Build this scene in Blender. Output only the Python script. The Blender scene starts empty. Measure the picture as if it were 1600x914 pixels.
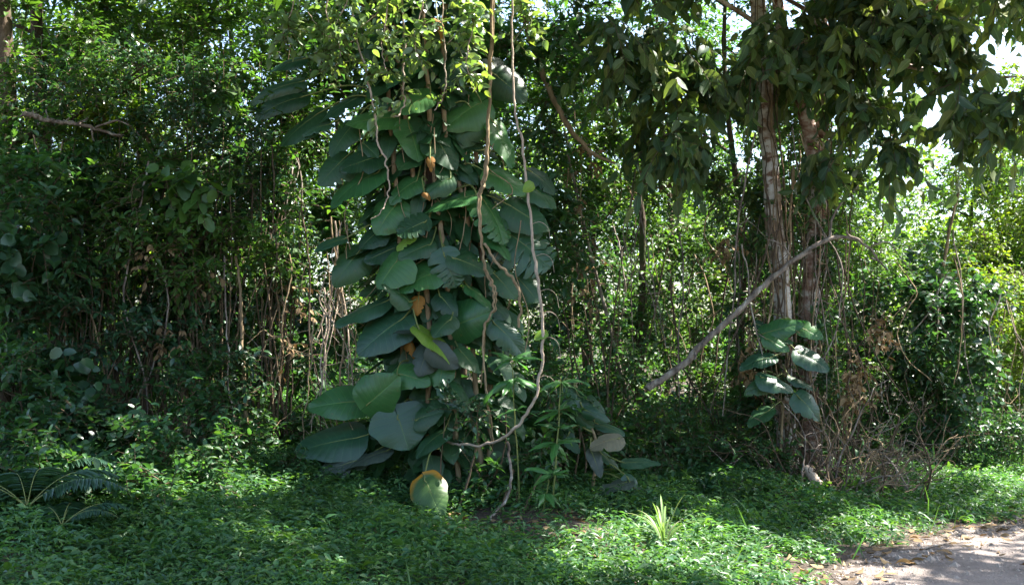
import bpy, math, random
import numpy as np
from mathutils import Vector, Matrix

RNG = np.random.default_rng(11)
random.seed(5)
scene = bpy.context.scene
COL = scene.collection
R = math.radians

# ------------------------------------------------------------------ camera model
CAM = np.array((0.0, 0.0, 1.6))
FPX = 800.0 / math.tan(R(25.0))
PITCH = math.atan((530 - 457) / FPX)
FWD = np.array((0, math.cos(PITCH), math.sin(PITCH)))
UPV = np.array((0, -math.sin(PITCH), math.cos(PITCH)))

def at(px, py, Y):
    """the place in the world, Y metres out, that the photograph shows at a pixel"""
    d = FWD + np.array((1.0, 0, 0)) * ((px - 800) / FPX) + UPV * ((457 - py) / FPX)
    return CAM + d * (Y / d[1])

# ------------------------------------------------------------------ the sun, and openings cut in the foliage to place its patches
SUN_EL, SUN_AZ = 57.0, (0.97, 0.22)          # towards the sun, in the ground plane
SAZ = math.atan2(SUN_AZ[1], SUN_AZ[0])
SUN = np.array((math.cos(SAZ) * math.cos(R(SUN_EL)), math.sin(SAZ) * math.cos(R(SUN_EL)), math.sin(R(SUN_EL))))
GAPS = [(at(a, b, c), d) for a, b, c, d in (
    (590, 150, 8.9, .32), (640, 165, 9.4, .2), (655, 240, 9.3, .17), (748, 495, 9.4, .12), (700, 50, 9, .3), (520, 50, 8.9, .3), (600, 40, 8.85, .35), (660, 40, 8.85, .3), (740, 60, 8.95, .25), (835, 400, 9.05, .06),
    (843, 560, 9, .15), (685, 775, 9.1, .13), (1040, 855, 8.0, .55), (1150, 890, 7.7, .5), (1240, 890, 7.6, .34), (950, 895, 7.6, .4), (1350, 835, 9, .28), (1210, 600, 10.8, .1), (1350, 200, 10.8, .25),
    (1265, 745, 10.5, .14), (500, 470, 10.2, .25), (430, 330, 10.6, .25), (1500, 880, 8.2, .07), (1560, 856, 8.7, .08), (1425, 900, 7.7, .06), (1590, 905, 8.0, .08), (1540, 905, 8.0, .05), (520, 640, 9.3, .06), (620, 690, 9.3, .06),
    (1205, 250, 11.4, .12), (960, 860, 8., .16), (840, 20, 9.5, .3), (560, 190, 9.3, .2), (1580, 470, 14.2, .8), (1440, 560, 12.8, .2), (1100, 40, 10.5, .25), (1010, 860, 8., .25), (1090, 870, 7.9, .25), (1420, 830, 9., .2), (1480, 850, 8.7, .12),
    (200, 130, 10.3, .4), (330, 200, 10.3, .4), (110, 300, 9.7, .15), (380, 420, 10.4, .25), (60, 60, 10.6, .25), (195, 210, 10.35, .22), (260, 330, 10.3, .1), (950, 450, 12.4, .4), (1050, 600, 12.3, .3), (1340, 420, 12.8, .35), (1405, 470, 12.9, .12), (1180, 300, 11.2, .15))]
def in_gap(P):
    k = np.zeros(len(P), bool)
    for g, r in GAPS:
        v = P - g; t = v @ SUN
        k |= (np.linalg.norm(v - t[:, None] * SUN, axis=1) < r + np.clip(t - 1.5, 0, 1) * min(.26, r)) & (t > .4)
    return k

# ------------------------------------------------------------------ terrain
def edge_wob(q):
    return 0.22 * np.sin(q * 1.3 + 0.5) + 0.12 * np.sin(q * 3.1 + 2.0) + 0.06 * np.sin(q * 7.7)

def sdist(x, y):
    """distance back from the road's edge (negative: on the road)"""
    return (y - x - 5.3) / math.sqrt(2)

def gz(x, y):
    x = np.asarray(x, float); y = np.asarray(y, float)
    s = sdist(x, y)
    t = np.clip(s - 0.3, 0, 9)
    lift = 0.09 * t + 0.5 * np.clip(s - 9, 0, 30) * 0.02
    left = np.clip((-x - 1.2) / 3.0, 0, 1)
    lift = lift * (1 + 0.25 * left)
    k = np.clip(s / 1.5, 0, 1)
    bump = 0.045 * np.sin(x * 1.9 + 0.7) * np.sin(y * 1.6) + 0.03 * np.sin(x * 4.3 + y * 2.2)
    dip = -0.12 * np.exp(-(((x + 0.35) / 1.0) ** 2 + ((y - 9.0) / 0.7) ** 2))
    return lift + k * bump + dip

# ------------------------------------------------------------------ mesh helpers
def link(name, me, mats, parent=None):
    o = bpy.data.objects.new(name, me)
    for m in mats:
        me.materials.append(m)
    COL.objects.link(o)
    if parent is not None:
        o.parent = parent
        o.matrix_parent_inverse = Matrix.Translation(-Vector(parent.location))
    return o

def big_mesh(name, V, F, midx=None, UV=None, smooth=True):
    """V (n,3); F (m,3) or (m,4) int"""
    me = bpy.data.meshes.new(name)
    me.vertices.add(len(V)); me.vertices.foreach_set('co', np.ascontiguousarray(V, np.float32).ravel())
    k = F.shape[1]
    me.loops.add(F.size); me.loops.foreach_set('vertex_index', np.ascontiguousarray(F, np.int32).ravel())
    me.polygons.add(len(F)); me.polygons.foreach_set('loop_start', np.arange(0, F.size, k, dtype=np.int32))
    if midx is not None:
        me.polygons.foreach_set('material_index', np.ascontiguousarray(midx, np.int32))
    me.polygons.foreach_set('use_smooth', np.full(len(F), smooth))
    if UV is not None:
        uv = me.uv_layers.new(name='UVMap')
        uv.data.foreach_set('uv', np.ascontiguousarray(UV[F.ravel()], np.float32).ravel())
    me.update(calc_edges=True)
    return me

class MB:
    """collects pieces into one mesh of triangles"""
    def __init__(self): self.V = []; self.F = []; self.M = []; self.U = []; self.n = 0
    def add(self, V, F, m=0, U=None):
        V = np.asarray(V, float); F = np.asarray(F, int)
        if F.shape[1] == 4:
            F = np.concatenate([F[:, [0, 1, 2]], F[:, [0, 2, 3]]])
        self.V.append(V); self.F.append(F + self.n); self.M.append(np.full(len(F), m))
        self.U.append(np.zeros((len(V), 2)) if U is None else U); self.n += len(V)
    def build(self, name, mats, parent=None, smooth=True):
        me = big_mesh(name, np.concatenate(self.V), np.concatenate(self.F), np.concatenate(self.M), np.concatenate(self.U), smooth)
        return link(name, me, mats, parent)

def norm(a):
    return a / (np.linalg.norm(a, axis=-1, keepdims=True) + 1e-9)

def spline(P, per=6):
    P = np.asarray(P, float)
    if len(P) < 3:
        t = np.linspace(0, 1, per + 1)[:, None]
        return P[0] * (1 - t) + P[-1] * t
    Q = np.vstack([2 * P[0] - P[1], P, 2 * P[-1] - P[-2]])
    out = []
    for i in range(1, len(Q) - 2):
        p0, p1, p2, p3 = Q[i - 1:i + 3]
        t = np.linspace(0, 1, per, endpoint=False)[:, None]
        out.append(0.5 * ((2 * p1) + (-p0 + p2) * t + (2 * p0 - 5 * p1 + 4 * p2 - p3) * t ** 2 + (-p0 + 3 * p1 - 3 * p2 + p3) * t ** 3))
    out.append(P[-1:]); return np.vstack(out)

def tube(mb, pts, rad, sides=6, m=0, per=6, wob=0.0, knob=0.0, raw=False):
    C = np.asarray(pts, float) if raw else spline(pts, per)
    n = len(C)
    if wob:
        w = RNG.normal(0, wob, (n, 3)); w[0] = 0
        w = (w + np.roll(w, 1, 0) + np.roll(w, -1, 0)) / 3
        C = C + w
    rad = np.interp(np.linspace(0, 1, n), np.linspace(0, 1, len(rad)), rad) if np.ndim(rad) else np.full(n, rad)
    T = norm(np.gradient(C, axis=0))
    ref = np.array((0.31, 0.93, 0.2))
    A = norm(np.cross(T, ref)); B = np.cross(T, A)
    a = np.arange(sides) / sides * 2 * math.pi
    rr = rad[:, None] * (1 + (RNG.normal(0, knob, (n, sides)) if knob else 0))
    V = C[:, None] + rr[..., None] * (np.cos(a)[None, :, None] * A[:, None] + np.sin(a)[None, :, None] * B[:, None])
    idx = np.arange(n * sides).reshape(n, sides)
    F = np.stack([idx[:-1], np.roll(idx, -1, 1)[:-1], np.roll(idx, -1, 1)[1:], idx[1:]], -1).reshape(-1, 4)
    L = np.concatenate([[0], np.cumsum(np.linalg.norm(np.diff(C, axis=0), axis=1))])
    U = np.stack([np.repeat(L, sides), np.tile(a / 6.283, n)], -1)
    V = V.reshape(-1, 3)
    mb.add(V, F, m, U)
    cap = [[0, i, i + 1] for i in range(1, sides - 1)]
    mb.add(V[:sides], np.array(cap)[:, ::-1], m, U[:sides]); mb.add(V[-sides:], np.array(cap), m, U[-sides:])
    return C

# leaf templates: x along, y across (unit half-width), z up
def template(kind):
    if kind == 'simple':
        V = [(0, 0, 0), (.42, .5, .10), (.42, 0, 0), (.42, -.5, .10), (1, 0, -.14)]
        F = [(0, 2, 1), (0, 3, 2), (2, 4, 1), (2, 3, 4)]
    elif kind == 'ovate':
        V = [(0, 0, 0), (.13, .34, .05), (.16, 0, .0), (.13, -.34, .05), (.40, .5, .07), (.40, 0, -.01), (.40, -.5, .07),
             (.72, .34, .02), (.72, 0, -.06), (.72, -.34, .02), (1, 0, -.17)]
        F = [(0, 2, 1), (0, 3, 2), (1, 2, 5), (1, 5, 4), (2, 3, 6), (2, 6, 5), (4, 5, 8), (4, 8, 7), (5, 6, 9), (5, 9, 8), (7, 8, 10), (8, 9, 10)]
    elif kind == 'round':
        V = [(0, 0, 0), (.15, .42, .05), (.2, 0, .0), (.15, -.42, .05), (.5, .5, .04), (.5, 0, -.01), (.5, -.5, .04),
             (.84, .3, -.02), (.84, 0, -.05), (.84, -.3, -.02), (1, 0, -.12)]
        F = [(0, 2, 1), (0, 3, 2), (1, 2, 5), (1, 5, 4), (2, 3, 6), (2, 6, 5), (4, 5, 8), (4, 8, 7), (5, 6, 9), (5, 9, 8), (7, 8, 10), (8, 9, 10)]
    elif kind == 'blade':
        V = [(0, .2, 0), (0, -.2, 0), (.3, .5, .01), (.3, -.5, .01), (.65, .4, -.04), (.65, -.4, -.04), (1, 0, -.17)]
        F = [(0, 1, 3), (0, 3, 2), (2, 3, 5), (2, 5, 4), (4, 5, 6)]
    V = np.array(V, float); F = np.array(F)
    U = np.stack([V[:, 0], V[:, 1] + .5], -1)
    return V, F, U
TPL = {k: template(k) for k in ('simple', 'ovate', 'round', 'blade')}

def leaves(base, ldir, lnor, L, W, kind='ovate', bend=None):
    """arrays of leaves -> V, F, U; L length, W width ratio"""
    tv, tf, tu = TPL[kind]
    X = norm(ldir); Z = norm(lnor - X * np.sum(lnor * X, -1, keepdims=True)); Y = np.cross(Z, X)
    n = len(base)
    L = np.broadcast_to(L, (n,)); W = np.broadcast_to(W, (n,))
    zb = np.ones(n) if bend is None else bend
    V = base[:, None] + L[:, None, None] * (tv[None, :, 0:1] * X[:, None] + tv[None, :, 1:2] * W[:, None, None] * Y[:, None]
                                         + tv[None, :, 2:3] * zb[:, None, None] * Z[:, None])
    F = tf[None] + (np.arange(n) * len(tv))[:, None, None]
    return V.reshape(-1, 3), F.reshape(-1, 3), np.tile(tu, (n, 1))

UPW = np.array((0, 0, 1.0))

def sprays(mb, P, D, tlen, nl, L, W=.5, droop=.3, up=1.0, jit=.35, kind='ovate', m=0, mt=1, hang=0., spread=.85, twig_r=.003):
    """leafy twigs at P heading D"""
    T = len(P); D = norm(D)
    tl = np.broadcast_to(tlen, (T,)) * RNG.uniform(.6, 1.3, T)
    t = np.linspace(.12, 1, nl)
    B = norm(np.cross(D, UPW + RNG.normal(0, .3, (T, 3))))
    C = P[:, None] + D[:, None] * (t[None] * tl[:, None])[..., None]
    C[..., 2] -= droop * tl[:, None] * t[None] ** 2
    side = np.where(np.arange(nl) % 2 == 0, 1., -1.)[None, :, None]
    ld = D[:, None] * .55 + side * B[:, None] * spread + RNG.normal(0, jit, (T, nl, 3)); ld[..., 2] -= droop * .5 + hang
    ln = UPW * up + RNG.normal(0, jit, (T, nl, 3)) + (RNG.normal(0, .8, (T, nl, 3)) * (1, 1, 0) if hang else 0)
    LL = L * RNG.uniform(.55, 1.25, (T, nl)) * np.interp(t, [0, .5, 1], [.8, 1.1, .8])[None]
    V, F, U = leaves(C.reshape(-1, 3), ld.reshape(-1, 3), ln.reshape(-1, 3), LL.ravel(), W * RNG.uniform(.8, 1.2, T * nl), kind,
                     RNG.uniform(.4, 1.9, T * nl))
    mb.add(V, F, m, U)
    if mt is not None:                                  # the twig itself, three-sided, in three lengths
        K = 4; tt = np.linspace(0, 1, K)
        c = P[:, None] + D[:, None] * (tt[None] * tl[:, None])[..., None]; c[..., 2] -= droop * tl[:, None] * tt[None] ** 2
        A2 = norm(np.cross(D, B)); ang = np.arange(3) * 2.094
        ring = np.cos(ang)[None, None, :, None] * B[:, None, None] + np.sin(ang)[None, None, :, None] * A2[:, None, None]
        rr = twig_r * np.linspace(1.3, .5, K)
        V = c[:, :, None] + ring * rr[None, :, None, None]
        i = np.arange(K * 3).reshape(K, 3)
        f = np.stack([i[:-1], np.roll(i, -1, 1)[:-1], np.roll(i, -1, 1)[1:], i[1:]], -1).reshape(-1, 4)
        F = (f[None] + (np.arange(T) * K * 3)[:, None, None]).reshape(-1, 4)
        mb.add(V.reshape(-1, 3), F, mt)

def blob_points(n, c, r, shell=.5):
    """points in an uneven ellipsoid, in clusters"""
    nc = max(3, n // 14)
    d = norm(RNG.normal(0, 1, (nc, 3))); q = RNG.uniform(0, 1, nc) ** (1 / 3.) * (1 - shell) + shell * RNG.uniform(.75, 1.02, nc)
    cen = d * q[:, None]
    w = RNG.uniform(.3, 1.6, nc); pick = RNG.choice(nc, n, p=w / w.sum())
    p = cen[pick] + RNG.normal(0, .13, (n, 3))
    out = norm(p) * .6 + RNG.normal(0, .5, (n, 3)); out[:, 2] += .15
    return np.asarray(c) + p * np.asarray(r), norm(out)

# ------------------------------------------------------------------ materials
def newmat(name):
    m = bpy.data.materials.new(name); m.use_nodes = True
    nt = m.node_tree
    for n in list(nt.nodes): nt.nodes.remove(n)
    out = nt.nodes.new('ShaderNodeOutputMaterial')
    return m, nt, out

def N(nt, t, **kw):
    n = nt.nodes.new(t)
    for k, v in kw.items():
        if k in n.inputs: n.inputs[k].default_value = v
        else: setattr(n, k, v)
    return n

def ramp(nt, stops, interp='LINEAR'):
    r = nt.nodes.new('ShaderNodeValToRGB'); r.color_ramp.interpolation = interp
    while len(r.color_ramp.elements) < len(stops): r.color_ramp.elements.new(.5)
    for e, (p, c) in zip(r.color_ramp.elements, stops):
        e.position = p; e.color = (*c, 1)
    return r

def leaf_mat(name, cols, trans=.4, tint=(1.9, 2.0, .6), rough=.42, spec=.5, vein=.0):
    m, nt, out = newmat(name); L = nt.links
    geo = N(nt, 'ShaderNodeNewGeometry')
    k = len(cols)
    rp = ramp(nt, [(i / (k - 1), c) for i, c in enumerate(cols)])
    L.new(geo.outputs['Random Per Island'], rp.inputs[0])
    noi = N(nt, 'ShaderNodeTexNoise', Scale=1.3, Detail=2.)
    tc = N(nt, 'ShaderNodeTexCoord'); L.new(tc.outputs['Object'], noi.inputs['Vector'])
    hsv = N(nt, 'ShaderNodeHueSaturation'); L.new(rp.outputs[0], hsv.inputs['Color'])
    mr = N(nt, 'ShaderNodeMapRange'); mr.inputs[1].default_value = .3; mr.inputs[2].default_value = .7; mr.inputs[3].default_value = .7; mr.inputs[4].default_value = 1.3
    L.new(noi.outputs[0], mr.inputs[0]); L.new(mr.outputs[0], hsv.inputs['Value'])
    col = hsv.outputs[0]
    if vein:
        uv = N(nt, 'ShaderNodeUVMap'); sx = N(nt, 'ShaderNodeSeparateXYZ'); L.new(uv.outputs[0], sx.inputs[0])
        a = N(nt, 'ShaderNodeMath', operation='SUBTRACT'); a.inputs[1].default_value = .5; L.new(sx.outputs[1], a.inputs[0])
        b = N(nt, 'ShaderNodeMath', operation='ABSOLUTE'); L.new(a.outputs[0], b.inputs[0])
        c = N(nt, 'ShaderNodeMath', operation='LESS_THAN'); c.inputs[1].default_value = .035; L.new(b.outputs[0], c.inputs[0])
        mx = N(nt, 'ShaderNodeMix', data_type='RGBA'); L.new(c.outputs[0], mx.inputs[0]); L.new(col, mx.inputs[6])
        sc = N(nt, 'ShaderNodeVectorMath', operation='SCALE'); sc.inputs[3].default_value = 1 + vein; L.new(col, sc.inputs[0]); L.new(sc.outputs[0], mx.inputs[7])
        col = mx.outputs[2]
    p = N(nt, 'ShaderNodeBsdfPrincipled', Roughness=rough); p.inputs['Specular IOR Level'].default_value = spec
    L.new(col, p.inputs['Base Color'])
    tr = N(nt, 'ShaderNodeBsdfTranslucent')
    tm = N(nt, 'ShaderNodeVectorMath', operation='MULTIPLY'); tm.inputs[1].default_value = tint
    L.new(col, tm.inputs[0]); L.new(tm.outputs[0], tr.inputs[0])
    mix = N(nt, 'ShaderNodeMixShader'); mix.inputs[0].default_value = trans
    L.new(p.outputs[0], mix.inputs[1]); L.new(tr.outputs[0], mix.inputs[2]); L.new(mix.outputs[0], out.inputs[0])
    return m

def big_leaf_mat(name, c1, c2, rough=.34, trans=.22, edge=None, spots=0.):
    """broad leaf with a pale midrib and pressed side veins (UV: along, across)"""
    m, nt, out = newmat(name); L = nt.links
    uv = N(nt, 'ShaderNodeUVMap'); sx = N(nt, 'ShaderNodeSeparateXYZ'); L.new(uv.outputs[0], sx.inputs[0])
    def M(op, a, b=None):
        n = N(nt, 'ShaderNodeMath', operation=op)
        for i, v in enumerate((a, b)):
            if v is None: continue
            if isinstance(v, (int, float)): n.inputs[i].default_value = v
            else: L.new(v, n.inputs[i])
        return n.outputs[0]
    av = M('MULTIPLY', M('ABSOLUTE', M('SUBTRACT', sx.outputs[1], .5)), 2.)
    ph = M('SUBTRACT', M('MULTIPLY', sx.outputs[0], 9.), M('MULTIPLY', av, 1.6))
    fr = M('ABSOLUTE', M('SUBTRACT', M('FRACT', ph), .5))          # 0 at a vein's middle
    vein = M('SUBTRACT', 1., M('MINIMUM', M('MULTIPLY', fr, 14.), 1.))
    mid = M('SUBTRACT', 1., M('MINIMUM', M('MULTIPLY', av, 22.), 1.))
    line = M('MAXIMUM', M('MULTIPLY', vein, .45), mid)
    geo = N(nt, 'ShaderNodeNewGeometry'); oi = N(nt, 'ShaderNodeObjectInfo')
    rp = ramp(nt, [(0, c1), (1, c2)]); L.new(oi.outputs['Random'], rp.inputs[0])
    tc = N(nt, 'ShaderNodeTexCoord')
    noi = N(nt, 'ShaderNodeTexNoise', Scale=9., Detail=4.); L.new(tc.outputs['Object'], noi.inputs['Vector'])
    hsv = N(nt, 'ShaderNodeHueSaturation'); L.new(rp.outputs[0], hsv.inputs['Color'])
    mr = N(nt, 'ShaderNodeMapRange'); mr.inputs[3].default_value = .7; mr.inputs[4].default_value = 1.3; L.new(noi.outputs[0], mr.inputs[0]); L.new(mr.outputs[0], hsv.inputs['Value'])
    mx = N(nt, 'ShaderNodeMix', data_type='RGBA'); L.new(M('MULTIPLY', line, .5), mx.inputs[0]); L.new(hsv.outputs[0], mx.inputs[6]); mx.inputs[7].default_value = (c2[0] * 2.2, c2[1] * 1.9, c2[2] * 1.5, 1)
    col = mx.outputs[2]
    if edge:
        e = N(nt, 'ShaderNodeMapRange'); e.inputs[1].default_value = .62; e.inputs[2].default_value = .98
        L.new(M('ADD', M('SUBTRACT', av, M('SUBTRACT', M('MULTIPLY', sx.outputs[0], 1.15), .12)), M('MULTIPLY', M('SUBTRACT', noi.outputs[0], .5), .7)), e.inputs[0])
        m2 = N(nt, 'ShaderNodeMix', data_type='RGBA'); L.new(e.outputs[0], m2.inputs[0]); L.new(col, m2.inputs[6]); m2.inputs[7].default_value = (*edge, 1); col = m2.outputs[2]
    n2 = N(nt, 'ShaderNodeTexNoise', Scale=34., Detail=3.); L.new(tc.outputs['Object'], n2.inputs['Vector'])
    if spots:
        s = N(nt, 'ShaderNodeMapRange'); s.inputs[1].default_value = .66; s.inputs[2].default_value = .72; s.inputs[4].default_value = spots; L.new(n2.outputs[0], s.inputs[0])
        m3 = N(nt, 'ShaderNodeMix', data_type='RGBA'); L.new(s.outputs[0], m3.inputs[0]); L.new(col, m3.inputs[6]); m3.inputs[7].default_value = (.16, .09, .035, 1); col = m3.outputs[2]
    h = M('ADD', M('MULTIPLY', line, -.6), M('MULTIPLY', n2.outputs[0], .25))
    bp = N(nt, 'ShaderNodeBump', Strength=.5, Distance=.005); L.new(h, bp.inputs['Height'])
    p = N(nt, 'ShaderNodeBsdfPrincipled'); p.inputs['Specular IOR Level'].default_value = .5
    rr = N(nt, 'ShaderNodeMapRange'); rr.inputs[3].default_value = rough - .06; rr.inputs[4].default_value = rough + .16; L.new(noi.outputs[0], rr.inputs[0]); L.new(rr.outputs[0], p.inputs['Roughness'])
    L.new(col, p.inputs['Base Color']); L.new(bp.outputs[0], p.inputs['Normal'])
    tr = N(nt, 'ShaderNodeBsdfTranslucent'); tm = N(nt, 'ShaderNodeVectorMath', operation='MULTIPLY'); tm.inputs[1].default_value = (1.8, 2.0, .6)
    L.new(col, tm.inputs[0]); L.new(tm.outputs[0], tr.inputs[0])
    mix = N(nt, 'ShaderNodeMixShader'); mix.inputs[0].default_value = trans
    L.new(p.outputs[0], mix.inputs[1]); L.new(tr.outputs[0], mix.inputs[2]); L.new(mix.outputs[0], out.inputs[0])
    return m

def bark_mat(name, stops, scale=14., rough=.9, stretch=.35, bump=.012, moss=None):
    m, nt, out = newmat(name); L = nt.links
    tc = N(nt, 'ShaderNodeTexCoord'); mp = N(nt, 'ShaderNodeMapping'); mp.inputs['Scale'].default_value = (1, 1, stretch)
    L.new(tc.outputs['Object'], mp.inputs[0])
    n1 = N(nt, 'ShaderNodeTexNoise', Scale=scale, Detail=6., Roughness=.65); L.new(mp.outputs[0], n1.inputs['Vector'])
    rp = ramp(nt, stops); L.new(n1.outputs[0], rp.inputs[0]); col = rp.outputs[0]
    if moss:
        n3 = N(nt, 'ShaderNodeTexNoise', Scale=3.2, Detail=4.); L.new(tc.outputs['Object'], n3.inputs['Vector'])
        r3 = ramp(nt, [(.5, (0, 0, 0)), (.62, (1, 1, 1))]); L.new(n3.outputs[0], r3.inputs[0])
        mx = N(nt, 'ShaderNodeMix', data_type='RGBA'); L.new(r3.outputs[0], mx.inputs[0]); L.new(col, mx.inputs[6]); mx.inputs[7].default_value = (*moss, 1); col = mx.outputs[2]
    n2 = N(nt, 'ShaderNodeTexNoise', Scale=scale * 3.5, Detail=5.); L.new(mp.outputs[0], n2.inputs['Vector'])
    bp = N(nt, 'ShaderNodeBump', Strength=.8, Distance=bump); L.new(n2.outputs[0], bp.inputs['Height'])
    p = N(nt, 'ShaderNodeBsdfPrincipled', Roughness=rough); p.inputs['Specular IOR Level'].default_value = .25
    L.new(col, p.inputs['Base Color']); L.new(bp.outputs[0], p.inputs['Normal']); L.new(p.outputs[0], out.inputs[0])
    return m

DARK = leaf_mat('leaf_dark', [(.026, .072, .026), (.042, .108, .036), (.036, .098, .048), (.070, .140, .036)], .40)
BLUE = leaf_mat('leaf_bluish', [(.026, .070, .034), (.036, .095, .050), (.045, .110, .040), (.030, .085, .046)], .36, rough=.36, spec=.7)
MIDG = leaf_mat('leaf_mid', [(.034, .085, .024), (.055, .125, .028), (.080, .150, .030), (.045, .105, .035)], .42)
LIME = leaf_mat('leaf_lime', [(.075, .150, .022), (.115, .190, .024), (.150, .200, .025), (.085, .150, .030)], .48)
OLIVE = leaf_mat('leaf_olive', [(.040, .085, .036), (.065, .120, .046), (.100, .150, .048), (.150, .185, .060), (.050, .105, .070), (.085, .135, .050)], .46, (1.6, 1.6, .6), .5, .45, vein=.5)
VINEG = leaf_mat('leaf_vine', [(.100, .190, .080), (.140, .225, .095), (.170, .240, .110), (.170, .220, .060)], .42, rough=.32, spec=.8)
COVER = leaf_mat('leaf_cover', [(.034, .095, .044), (.050, .132, .056), (.070, .160, .054), (.100, .185, .054)], .38, rough=.45)
LANCE = leaf_mat('leaf_lance', [(.040, .120, .035), (.055, .150, .040), (.080, .170, .035)], .38, rough=.38, vein=.6)
FERN = leaf_mat('leaf_fern', [(.026, .066, .042), (.038, .090, .054)], .3)
GRASS = leaf_mat('leaf_grass', [(.13, .22, .07), (.18, .26, .09), (.26, .28, .15)], .4, (1.4, 1.5, .8))
FARM = leaf_mat('leaf_far', [(.060, .120, .030), (.095, .165, .034), (.125, .185, .040), (.050, .105, .034)], .48)
DRY = leaf_mat('leaf_dry', [(.16, .10, .05), (.24, .16, .08), (.30, .22, .12), (.10, .065, .035)], .15, (1.2, 1, .6), .7, .2)
TWIG = bark_mat('twig_bark', [(.3, (.07, .05, .032)), (.7, (.16, .115, .07))], 20)
VINE = bark_mat('vine_bark', [(.3, (.12, .085, .05)), (.5, (.25, .18, .105)), (.75, (.38, .29, .18))], 16)
PALEVINE = bark_mat('vine_bark_pale', [(.3, (.26, .20, .15)), (.7, (.46, .37, .29))], 30)
DARKVINE = bark_mat('vine_bark_dark', [(.3, (.045, .032, .022)), (.7, (.12, .085, .055))], 24)
GREYWOOD = bark_mat('dead_wood', [(.35, (.07, .055, .045)), (.5, (.20, .16, .13)), (.6, (.28, .24, .20)), (.68, (.44, .41, .36))], 14)
PALEBARK = bark_mat('pale_bark', [(.36, (.13, .07, .045)), (.43, (.30, .20, .14)), (.47, (.52, .46, .40)), (.60, (.62, .58, .52)), (.68, (.36, .30, .25))], 7., stretch=1.7, bump=.02, moss=(.22, .15, .10))
REDBARK = bark_mat('red_bark', [(.36, (.10, .05, .035)), (.45, (.27, .16, .115)), (.52, (.36, .26, .21)), (.60, (.54, .48, .42))], 7., stretch=1.5, bump=.02)
MOSSBARK = bark_mat('mossy_bark', [(.3, (.04, .028, .02)), (.6, (.12, .085, .058)), (.8, (.18, .14, .1))], 12., bump=.02, moss=(.05, .07, .025))
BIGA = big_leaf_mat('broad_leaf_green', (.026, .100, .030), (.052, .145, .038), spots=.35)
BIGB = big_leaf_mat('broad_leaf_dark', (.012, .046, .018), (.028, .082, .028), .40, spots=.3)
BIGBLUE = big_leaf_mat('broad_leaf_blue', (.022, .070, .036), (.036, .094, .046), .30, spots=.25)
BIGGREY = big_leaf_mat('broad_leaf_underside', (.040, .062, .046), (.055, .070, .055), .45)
BIGBROWN = big_leaf_mat('broad_leaf_fading', (.13, .13, .085), (.17, .15, .10), .6, .2, spots=.8)
BIGYG = big_leaf_mat('broad_leaf_lime', (.14, .25, .03), (.17, .28, .04), .4, .35)
BIGYEL = big_leaf_mat('broad_leaf_yellowing', (.055, .120, .030), (.065, .130, .030), .4, .3, edge=(.42, .20, .015), spots=.5)
ORANGE = big_leaf_mat('broad_leaf_orange', (.24, .11, .022), (.32, .15, .02), .7, .3, spots=.9)
PETIOLE = bark_mat('leaf_stalk', [(.3, (.10, .14, .04)), (.7, (.20, .21, .07))], 14, .5)
PALELEAF = leaf_mat('leaf_pale', [(.45, .50, .38), (.55, .58, .48)], .3, (1, 1, .8), .5)

# ------------------------------------------------------------------ things
def tag(o, label, cat, group=None):
    o['label'] = label; o['category'] = cat
    if group: o['group'] = group
    return o

def thing(name, label, cat, loc, group=None):
    o = bpy.data.objects.new(name, None); COL.objects.link(o)
    o.location = Vector([float(v) for v in loc]); o.empty_display_size = .2
    return tag(o, label, cat, group)

# ------------------------------------------------------------------ ground, road
def soil_mat():
    m, nt, out = newmat('forest_soil'); L = nt.links
    tc = N(nt, 'ShaderNodeTexCoord')
    n1 = N(nt, 'ShaderNodeTexNoise', Scale=2.2, Detail=8., Roughness=.7); L.new(tc.outputs['Object'], n1.inputs['Vector'])
    r = ramp(nt, [(.3, (.030, .022, .016)), (.5, (.060, .042, .030)), (.62, (.085, .062, .044)), (.75, (.050, .055, .025))]); L.new(n1.outputs[0], r.inputs[0])
    n2 = N(nt, 'ShaderNodeTexNoise', Scale=38., Detail=6.); L.new(tc.outputs['Object'], n2.inputs['Vector'])
    bp = N(nt, 'ShaderNodeBump', Strength=.9, Distance=.04); L.new(n2.outputs[0], bp.inputs['Height'])
    p = N(nt, 'ShaderNodeBsdfPrincipled', Roughness=.95); L.new(r.outputs[0], p.inputs['Base Color']); L.new(bp.outputs[0], p.inputs['Normal']); L.new(p.outputs[0], out.inputs[0])
    return m

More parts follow.
